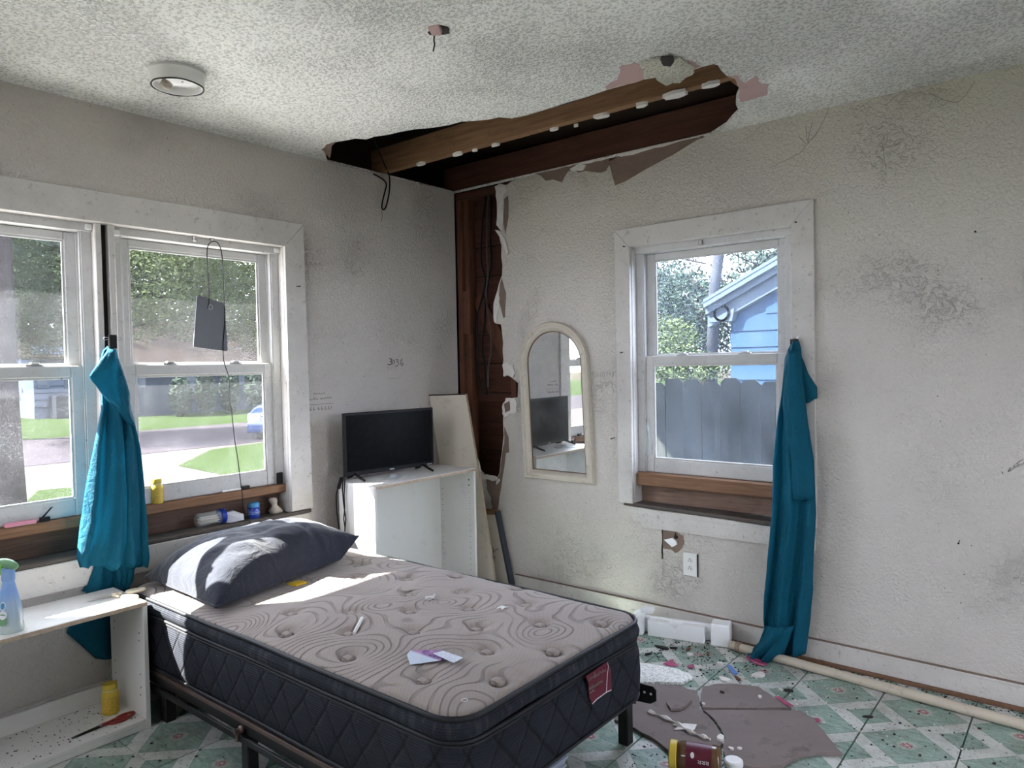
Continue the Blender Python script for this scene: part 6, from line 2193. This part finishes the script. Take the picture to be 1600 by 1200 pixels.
def tree(name, base, trunk_r, trunk_h, blobs, n, size, leaf, bark, label, seed, cat='tree', lean=(0, 0), group=None):
    t = thing(name, (base[0], base[1], GROUND), label, cat, group)
    b = WB()
    pts = [Vector((base[0] + lean[0] * k / 5, base[1] + lean[1] * k / 5, GROUND + trunk_h * k / 5)) for k in range(6)]
    b.tube(pts, [trunk_r * (1.25 if k == 0 else 1.0 - 0.07 * k) for k in range(6)], 10)
    b.build('trunk', bark, t, smooth=True)
    top = pts[-1]
    rnd = random.Random(seed)
    for bl in blobs[:6]:
        b = WB()
        e = Vector(bl[:3])
        st = pts[rnd.choice((3, 4, 5))]
        mid = st.lerp(e, 0.5) + Vector((0, 0, 0.4))
        b.tube([st, mid, e], [trunk_r * 0.45, trunk_r * 0.28, trunk_r * 0.1], 6)
        b.build('branch', bark, t)
    leaf_obj(leaf_cloud(blobs, n, size, seed), 'foliage', leaf, t)
    return t
def bl(px, py, X, ry, rz, rx=None):
    p = at(px, py, 'x', X)
    return (p.x, p.y, p.z, rx or ry, ry, rz)
# through the double window
t0 = at(18, 792, 'z', GROUND)
tree('yard_tree', (t0.x, t0.y), 0.15, 7.0, [bl(-60, 250, t0.x - 1, 2.2, 1.4), bl(60, 300, t0.x - 1, 1.6, 0.8), bl(0, 120, t0.x, 2.5, 1.5)], 2600, 0.11, 'leaf_c', 'bark', 'dark-trunked tree standing just outside the left pane', 201)
X = -17.0
tree('shade_tree', (X - 0.5, at(168, 600, 'x', X).y), 0.18, 3.6, [bl(230, 430, X, 2.2, 1.3), bl(300, 480, X, 1.8, 1.0), bl(370, 420, X, 2.0, 1.4), bl(420, 500, X, 1.6, 1.1), bl(300, 380, X, 2.6, 1.2), bl(210, 500, X, 1.0, 0.7), bl(380, 480, X, 1.2, 0.9)], 42000, 0.05, 'leaf_b', 'bark', 'bright leafy tree filling the right upper pane of the double window', 202)
X = -20.0
tree('shade_tree', (X - 0.5, at(60, 600, 'x', X).y - 1), 0.28, 4.0, [bl(30, 440, X, 2.4, 1.5), bl(100, 420, X, 2.2, 1.4), bl(60, 510, X, 1.7, 0.9), bl(20, 530, X, 1.2, 0.7), bl(130, 500, X, 1.4, 0.9), bl(150, 380, X, 2.4, 1.4), bl(-40, 400, X, 3, 2)], 42000, 0.055, 'leaf_a', 'bark', 'dense tree filling the left upper pane of the double window', 203)
X = -36.0
for k, (pxs, pys, lab_) in enumerate((([0, 80, 160], [430, 400, 440], 'tall background tree behind the white house'), ([230, 320, 410], [400, 380, 420], 'tall background tree behind the grey house'), ([480, 560, 640], [420, 400, 430], 'tall background tree beyond the parked car'))):
    tree('background_tree', (X - 1, at(pxs[1], 600, 'x', X).y), 0.35, 6.0, [bl(p, q_, X, 4.6, 3.6) for p, q_ in zip(pxs, pys)] + [bl(p + 30, q_ + 90, X, 4.0, 2.4) for p, q_ in zip(pxs, pys)], 4200, 0.30, ('leaf_a', 'leaf_c', 'leaf_a')[k], 'bark', lab_, 210 + k, group='background trees')
# grey house across the street
XH = gx(654)
def house(name, px0, px1, wtop, ridge, XF, depth, wallm, label, wins, eave=0.5):
    y0, y1 = at(px0, 600, 'x', XF).y, at(px1, 600, 'x', XF).y
    zt, zr = at((px0 + px1) / 2, wtop, 'x', XF).z, at((px0 + px1) / 2, ridge, 'x', XF).z
    h = thing(name, (XF - depth / 2, (y0 + y1) / 2, GROUND), label, 'house')
    b = WB()
    b.box((XF - depth, y0, GROUND), (XF, y1, zt))
    b.build('wall', wallm, h)
    b = WB()
    b.slab([(XF + eave, y0 - eave, zt - 0.05), (XF + eave, y1 + eave, zt - 0.05), (XF - depth / 2, y1 + eave, zr), (XF - depth / 2, y0 - eave, zr)], (0, 0, 0.12))
    b.slab([(XF - depth - eave, y0 - eave, zt - 0.05), (XF - depth - eave, y1 + eave, zt - 0.05), (XF - depth / 2, y1 + eave, zr), (XF - depth / 2, y0 - eave, zr)], (0, 0, 0.12))
    b.build('roof', 'roof_brown', h)
    for (a, c, d, e) in wins:
        pA, pB = at(a, c, 'x', XF), at(d, e, 'x', XF)
        b = WB()
        b.box((XF, pA.y - 0.12, pB.z - 0.12), (XF + 0.06, pB.y + 0.12, pA.z + 0.12))
        w = b.build('window', 'house_trim', h)
        b = WB()
        b.box((XF + 0.06, pA.y, pB.z), (XF + 0.08, pB.y, pA.z))
        b.build('pane', 'house_glass', w)
    return h
house('house', 212, 520, 572, 498, XH - 3, 9, 'siding_grey', 'low grey house with a brown roof across the street', [(285, 592, 304, 616), (376, 584, 394, 596), (216, 590, 222, 600), (440, 586, 470, 610)])
hw_ = house('house', 52, 122, 560, 520, XH - 6, 8, 'siding_white', 'small white-sided house behind the left lower pane', [(62, 585, 72, 602), (104, 588, 118, 602)])
XFw = XH - 6
yA, yB = at(52, 600, 'x', XFw).y, at(122, 600, 'x', XFw).y
for k in range(9):
    b = WB()
    z0 = GROUND + 0.5 + k * 0.28
    b.hexa([(XFw, yA, z0), (XFw + 0.05, yA, z0), (XFw + 0.05, yB, z0), (XFw, yB, z0)], [(XFw, yA, z0 + 0.26), (XFw + 0.015, yA, z0 + 0.26), (XFw + 0.015, yB, z0 + 0.26), (XFw, yB, z0 + 0.26)])
    b.build('siding_board', 'siding_white', hw_)
p = at(101, 655, 'z', GROUND)
b = MB()
hh = at(101, 618, 'x', p.x).z - GROUND
b.box((p.x - 0.8, at(89, 649, 'x', p.x).y, GROUND), (p.x, at(114, 649, 'x', p.x).y, GROUND + hh))
M['unit_grey'] = simple('grey_utility_box', (0.016, 0.017, 0.021), 0.9, 0.2, 3, spec=0.0)
tag(b.build('utility_box', 'unit_grey', bevel=0.03), 'dark grey utility box on the lawn by the white house', 'utility box')
# hedge in front of the grey house
for k, (px, py, r) in enumerate(((282, 625, 1.1), (320, 622, 1.3), (358, 625, 1.2), (398, 622, 1.4), (440, 620, 1.6))):
    p = at(px, 652, 'z', GROUND)
    t = thing('shrub', (XH - 1.2, p.y, GROUND), ['leftmost shrub below the grey house window', 'second shrub from the left along the grey house', 'shrub in front of the small high window', 'rounded shrub behind the parked car', 'rightmost shrub along the grey house'][k], 'shrub', 'shrubs along the grey house')
    yk_ = at(px, 600, 'x', XH - 1.2).y
    b = WB()
    b.tube([(XH - 1.2, yk_, GROUND), (XH - 1.2, yk_, GROUND + r * 0.8)], 0.06, 6)
    b.build('stem', 'bark', t)
    leaf_obj(leaf_cloud([(XH - 1.2, yk_, GROUND + r * 0.75, 0.5, 0.40, r * 0.75)], 900, 0.12, 230 + k), 'foliage', 'leaf_c', t)
# parked car, nose toward the window
fp = at(382, 690, 'z', GROUND)
fq = at(418, 702, 'z', GROUND)
car = thing('car', (fp.x - 1.5, fp.y + 1.5, GROUND), 'dark blue car with a chrome grille parked on the verge', 'car')
cdir = (Vector((fq.x, fq.y, 0)) - Vector((fp.x, fp.y, 0)))          # along the bumper
cdir = Vector((0.80, 0.60, 0)).normalized()
clen = Vector((-0.60, 0.80, 0)).normalized()                        # toward the rear
o_ = Vector((fp.x, fp.y, GROUND))
CF = lambda a, l, z: o_ + cdir * a + clen * l + Vector((0, 0, z))
Wc = 1.8
secs = [(0.0, 0.25, 0.62, 0.12), (0.12, 0.2, 0.78, 0.04), (0.5, 0.2, 0.90, 0.0), (1.15, 0.2, 0.98, 0.0), (1.9, 0.2, 1.02, 0.0), (3.6, 0.2, 1.0, 0.0), (4.3, 0.22, 0.95, 0.03), (4.5, 0.3, 0.8, 0.1)]
b = WB()
loops = []
for l, z0, z1, ins in secs:
    pr = [(ins, z0), (ins + 0.0, z0 + 0.15), (ins, (z0 + z1) / 2), (ins + 0.05, z1 - 0.06), (ins + 0.18, z1), (Wc / 2, z1 + 0.03), (Wc - ins - 0.18, z1), (Wc - ins - 0.05, z1 - 0.06), (Wc - ins, (z0 + z1) / 2), (Wc - ins, z0 + 0.15), (Wc - ins, z0)]
    loops.append([CF(a, l, z) for a, z in pr])
b.rings(loops, True, (True, True))
b.build('body', 'car_paint', car, smooth=True)
b = WB()
loops = []
for l, z1, ins in ((1.2, 1.0, 0.12), (1.9, 1.40, 0.25), (3.0, 1.45, 0.26), (3.9, 1.02, 0.18)):
    loops.append([CF(ins, l, 0.95), CF(ins + 0.04, l, z1 - 0.04), CF(Wc / 2, l, z1), CF(Wc - ins - 0.04, l, z1 - 0.04), CF(Wc - ins, l, 0.95)])
b.rings(loops, True, (True, True))
b.build('cabin', 'house_glass', car, smooth=False)
for k in range(5):
    b = WB()
    z0 = 0.50 + k * 0.05
    b.hexa([CF(0.45, -0.03, z0), CF(1.35, -0.03, z0), CF(1.35, 0.06, z0), CF(0.45, 0.06, z0)], [CF(0.45, -0.03, z0 + 0.025), CF(1.35, -0.03, z0 + 0.025), CF(1.35, 0.06, z0 + 0.025), CF(0.45, 0.06, z0 + 0.025)])
    b.build('grille_bar', 'chrome', car)
b = WB()
b.hexa([CF(0.62, -0.04, 0.27), CF(1.05, -0.04, 0.27), CF(1.05, 0.0, 0.27), CF(0.62, 0.0, 0.27)], [CF(0.62, -0.04, 0.42), CF(1.05, -0.04, 0.42), CF(1.05, 0.0, 0.42), CF(0.62, 0.0, 0.42)])
b.build('licence_plate', 'paper', car)
for a0, a1 in ((0.1, 0.42), (1.38, 1.7)):
    b = WB()
    b.hexa([CF(a0, -0.015, 0.55), CF(a1, -0.015, 0.55), CF(a1, 0.15, 0.55), CF(a0, 0.15, 0.55)], [CF(a0, 0.03, 0.72), CF(a1, 0.0, 0.70), CF(a1, 0.15, 0.70), CF(a0, 0.2, 0.72)])
    b.build('headlamp', 'headlamp', car)
for a in (0.02, Wc - 0.22):
    for l in (0.85, 3.6):
        b = WB()
        b.lathe([(0.30, 0), (0.32, 0.04), (0.32, 0.16), (0.30, 0.20)], CF(a, l, 0.32), cdir, 20)
        b.build('wheel', 'tyre', car)

# through the single window: fence, blue house, trees, pole, cable
YFn = 1.5
fence = thing('board_fence', (1.5, YFn, GROUND), 'weathered grey board fence close outside the single window', 'fence')
zt = at(1120, 594, 'y', YFn).z
x = at(960, 600, 'y', YFn).x
xe = at(1330, 600, 'y', YFn).x
k = 0
rnd = random.Random(5)
while x < xe:
    w = 0.137
    gap = rnd.choice((0.003, 0.004, 0.009, 0.003, 0.008))
    dz = rnd.uniform(-0.02, 0.02)
    b = WB()
    c_ = 0.03
    b.slab([(x, YFn, GROUND + 0.03), (x + w, YFn, GROUND + 0.03), (x + w, YFn, zt + dz - c_), (x + w - c_, YFn, zt + dz), (x + c_, YFn, zt + dz), (x, YFn, zt + dz - c_)], (0, 0.018, 0))
    b.build('fence_board', 'fence', fence)
    x += w + gap
    k += 1
for zz in (GROUND + 0.35, 0.62, zt - 0.25):
    b = WB()
    b.box((at(960, 600, 'y', YFn).x, YFn + 0.02, zz - 0.045), (xe, YFn + 0.06, zz + 0.045))
    b.build('fence_rail', 'fence', fence)
YH = 7.5
cwn = crop(1000, 370, .19172)
bh = thing('house', (6.0, YH + 3, GROUND), 'pale blue lap-sided neighbour house with a gable roof', 'house')
xl = at(*cwn(740, 800), 'y', YH).x
rk0, rk1 = at(*cwn(760, 640), 'y', YH), at(*cwn(1210, 385), 'y', YH)
slope = (rk1.z - rk0.z) / (rk1.x - rk0.x)
xm = xl + 4.2
z = GROUND
ztop0 = rk0.z + slope * (xl - rk0.x)
b = WB()
b.slab([(xl, YH, GROUND), (xl + 8.4, YH, GROUND), (xl + 8.4, YH, ztop0), (xm, YH, ztop0 + slope * 4.2), (xl, YH, ztop0)], (0, 9, 0))
b.build('wall', 'siding_blue', bh)
# lap siding boards
zs = at(*cwn(1000, 625), 'y', YH).z
step = (at(*cwn(1000, 625), 'y', YH).z - at(*cwn(1000, 760), 'y', YH).z)
k0 = int((zs - GROUND) / step)
for i in range(-k0 - 1, 14):
    z0 = zs + i * step
    z1 = z0 + step
    if z1 < GROUND:
        continue
    xa, xb = xl, xl + 8.4
    if z1 > ztop0:
        d = (z1 - ztop0) / slope
        xa, xb = xl + d, xl + 8.4 - d
    if xb - xa < 0.2:
        break
    b = WB()
    b.hexa([(xa, YH - 0.03, max(z0, GROUND)), (xb, YH - 0.03, max(z0, GROUND)), (xb, YH, max(z0, GROUND)), (xa, YH, max(z0, GROUND))],
           [(xa, YH - 0.008, z1), (xb, YH - 0.008, z1), (xb, YH, z1), (xa, YH, z1)])
    b.build('siding_board', 'siding_blue', bh)
# rake boards and boxed eave
ex = at(*cwn(578, 640), 'y', YH).x
for (d0, d1, yo) in ((0.0, 0.20, 0.12), (0.20, 0.30, 0.20), (0.30, 0.38, 0.28)):
    zz0 = ztop0 + slope * (ex - xl)
    b = WB()
    b.slab([(ex, YH - yo, zz0 + d0), (xm, YH - yo, ztop0 + slope * 4.2 + d0), (xm, YH - yo, ztop0 + slope * 4.2 + d1), (ex, YH - yo, zz0 + d1)], (0, yo + 0.02, 0))
    b.build('rake_board', 'house_trim', bh)
zz0 = ztop0 + slope * (ex - xl)
b = WB()
pb_ = at(*cwn(660, 690), 'y', YH - 0.15).z
b.slab([(ex, YH - 0.15, zz0 + 0.12), (xl + 0.12, YH - 0.15, ztop0 + 0.12), (xl + 0.08, YH - 0.15, pb_), (ex + 0.05, YH - 0.15, pb_)], (0, 0.2, 0))
b.build('eave_return', 'house_trim', bh)
rc = at(*cwn(663, 622), 'y', YH - 0.16)
rr_ = 58 * .19172 / F_PX * (rc - CAM).length
b = WB()
b.tube([rc + Vector((rr_ * math.cos(a), 0, rr_ * math.sin(a))) for a in [i * math.pi / 20 for i in range(40)]], 0.018, 8, closed=True)
M['dull_black'] = simple('dull_black_wire', (0.0012, 0.0012, 0.0014), 0.9, spec=0.0)
b.build('wire_ring', 'dull_black', bh)
b = WB()
b.slab([(ex, YH - 0.29, zz0 + 0.38), (xm, YH - 0.29, ztop0 + slope * 4.2 + 0.38), (xm, YH + 9, ztop0 + slope * 4.2 + 0.38), (ex, YH + 9, zz0 + 0.38)], (0, 0, 0.05))
b.slab([(2 * xm - ex, YH - 0.29, zz0 + 0.38), (xm, YH - 0.29, ztop0 + slope * 4.2 + 0.38), (xm, YH + 9, ztop0 + slope * 4.2 + 0.38), (2 * xm - ex, YH + 9, zz0 + 0.38)], (0, 0, 0.08))
b.build('roof', 'house_trim', bh)
def bly(cx_, cy_, Y, rx, rz, ry=None):
    p = at(*cwn(cx_, cy_), 'y', Y)
    return (p.x, p.y, p.z, rx, ry or rx, rz)
Y = 13.0
p = at(*cwn(560, 1000), 'y', Y)
tree('neighbour_tree', (p.x, p.y), 0.20, 3.4, [bly(250, 450, Y, 1.0, 0.7), bly(400, 560, Y, 1.1, 0.8), bly(520, 700, Y, 0.9, 0.8), bly(250, 700, Y, 0.9, 0.8), bly(650, 880, Y, 0.6, 0.7), bly(760, 480, Y, 0.9, 0.5), bly(700, 380, Y, 0.6, 0.3), bly(420, 880, Y, 1.1, 0.8)], 15000, 0.05, 'leaf_c', 'bark_red', 'leafy tree with a pale trunk beyond the fence', 240)
Y = 11.0
p = at(*cwn(220, 1100), 'y', Y)
tree('neighbour_bush', (p.x, p.y), 0.07, 1.5, [bly(220, 850, Y, 0.7, 0.6), bly(180, 1000, Y, 0.8, 0.5), bly(430, 1060, Y, 0.9, 0.35)], 6000, 0.045, 'leaf_b', 'bark', 'sunlit yellow-green bush just over the fence', 241)
Y = 16.0
p = at(*cwn(150, 900), 'y', Y)
tree('neighbour_tree', (p.x - 2.5, p.y), 0.24, 5.0, [bly(160, 250, Y, 1.3, 0.6), bly(260, 330, Y, 1.0, 0.5), bly(60, 350, Y, 1.5, 1.2), bly(540, 220, Y, 0.6, 0.4), bly(420, 420, Y, 1.0, 0.5), bly(-150, 600, Y, 2, 2)], 8000, 0.06, 'leaf_c', 'bark', 'taller tree at the left of the single window view', 242)
Y = 18.0
p = at(*cwn(1400, 900), 'y', Y)
tree('neighbour_tree', (p.x, p.y), 0.24, 6.0, [bly(980, 130, Y, 1.2, 0.35), bly(1130, 120, Y, 1.0, 0.45), bly(920, 260, Y, 0.8, 0.25), bly(1100, 230, Y, 0.9, 0.3), bly(860, 330, Y, 0.8, 0.3), bly(1400, 100, Y, 2.4, 1.2)], 5000, 0.07, 'leaf_c', 'bark', 'tree whose branches overhang the blue house roof', 243)
Y = 12.0
pt = at(*cwn(650, 100), 'y', Y)
pb_ = at(*cwn(605, 420), 'y', Y)
b = MB()
dirp = (pt - pb_).normalized()
b.tube([Vector((pb_.x - 0.15, Y, GROUND)), pb_, pt + dirp * 3.0], [0.14, 0.12, 0.11], 12)
tag(b.build('street_pole', 'utility', smooth=True), 'dark wooden utility pole rising behind the fence', 'pole')
b = MB()
ca_, cb_2 = at(*cwn(720, 125), 'y', 11.5), at(*cwn(1150, 300), 'y', 9.0)
b.tube([ca_ + (ca_ - cb_2) * 0.35, ca_, ca_.lerp(cb_2, .5) - Vector((0, 0, 0.02)), cb_2 - Vector((0, 0, 0.05))], 0.012, 6)
tag(b.build('street_cable', 'dull_black'), 'thin overhead cable running from the pole to the blue house', 'cable')
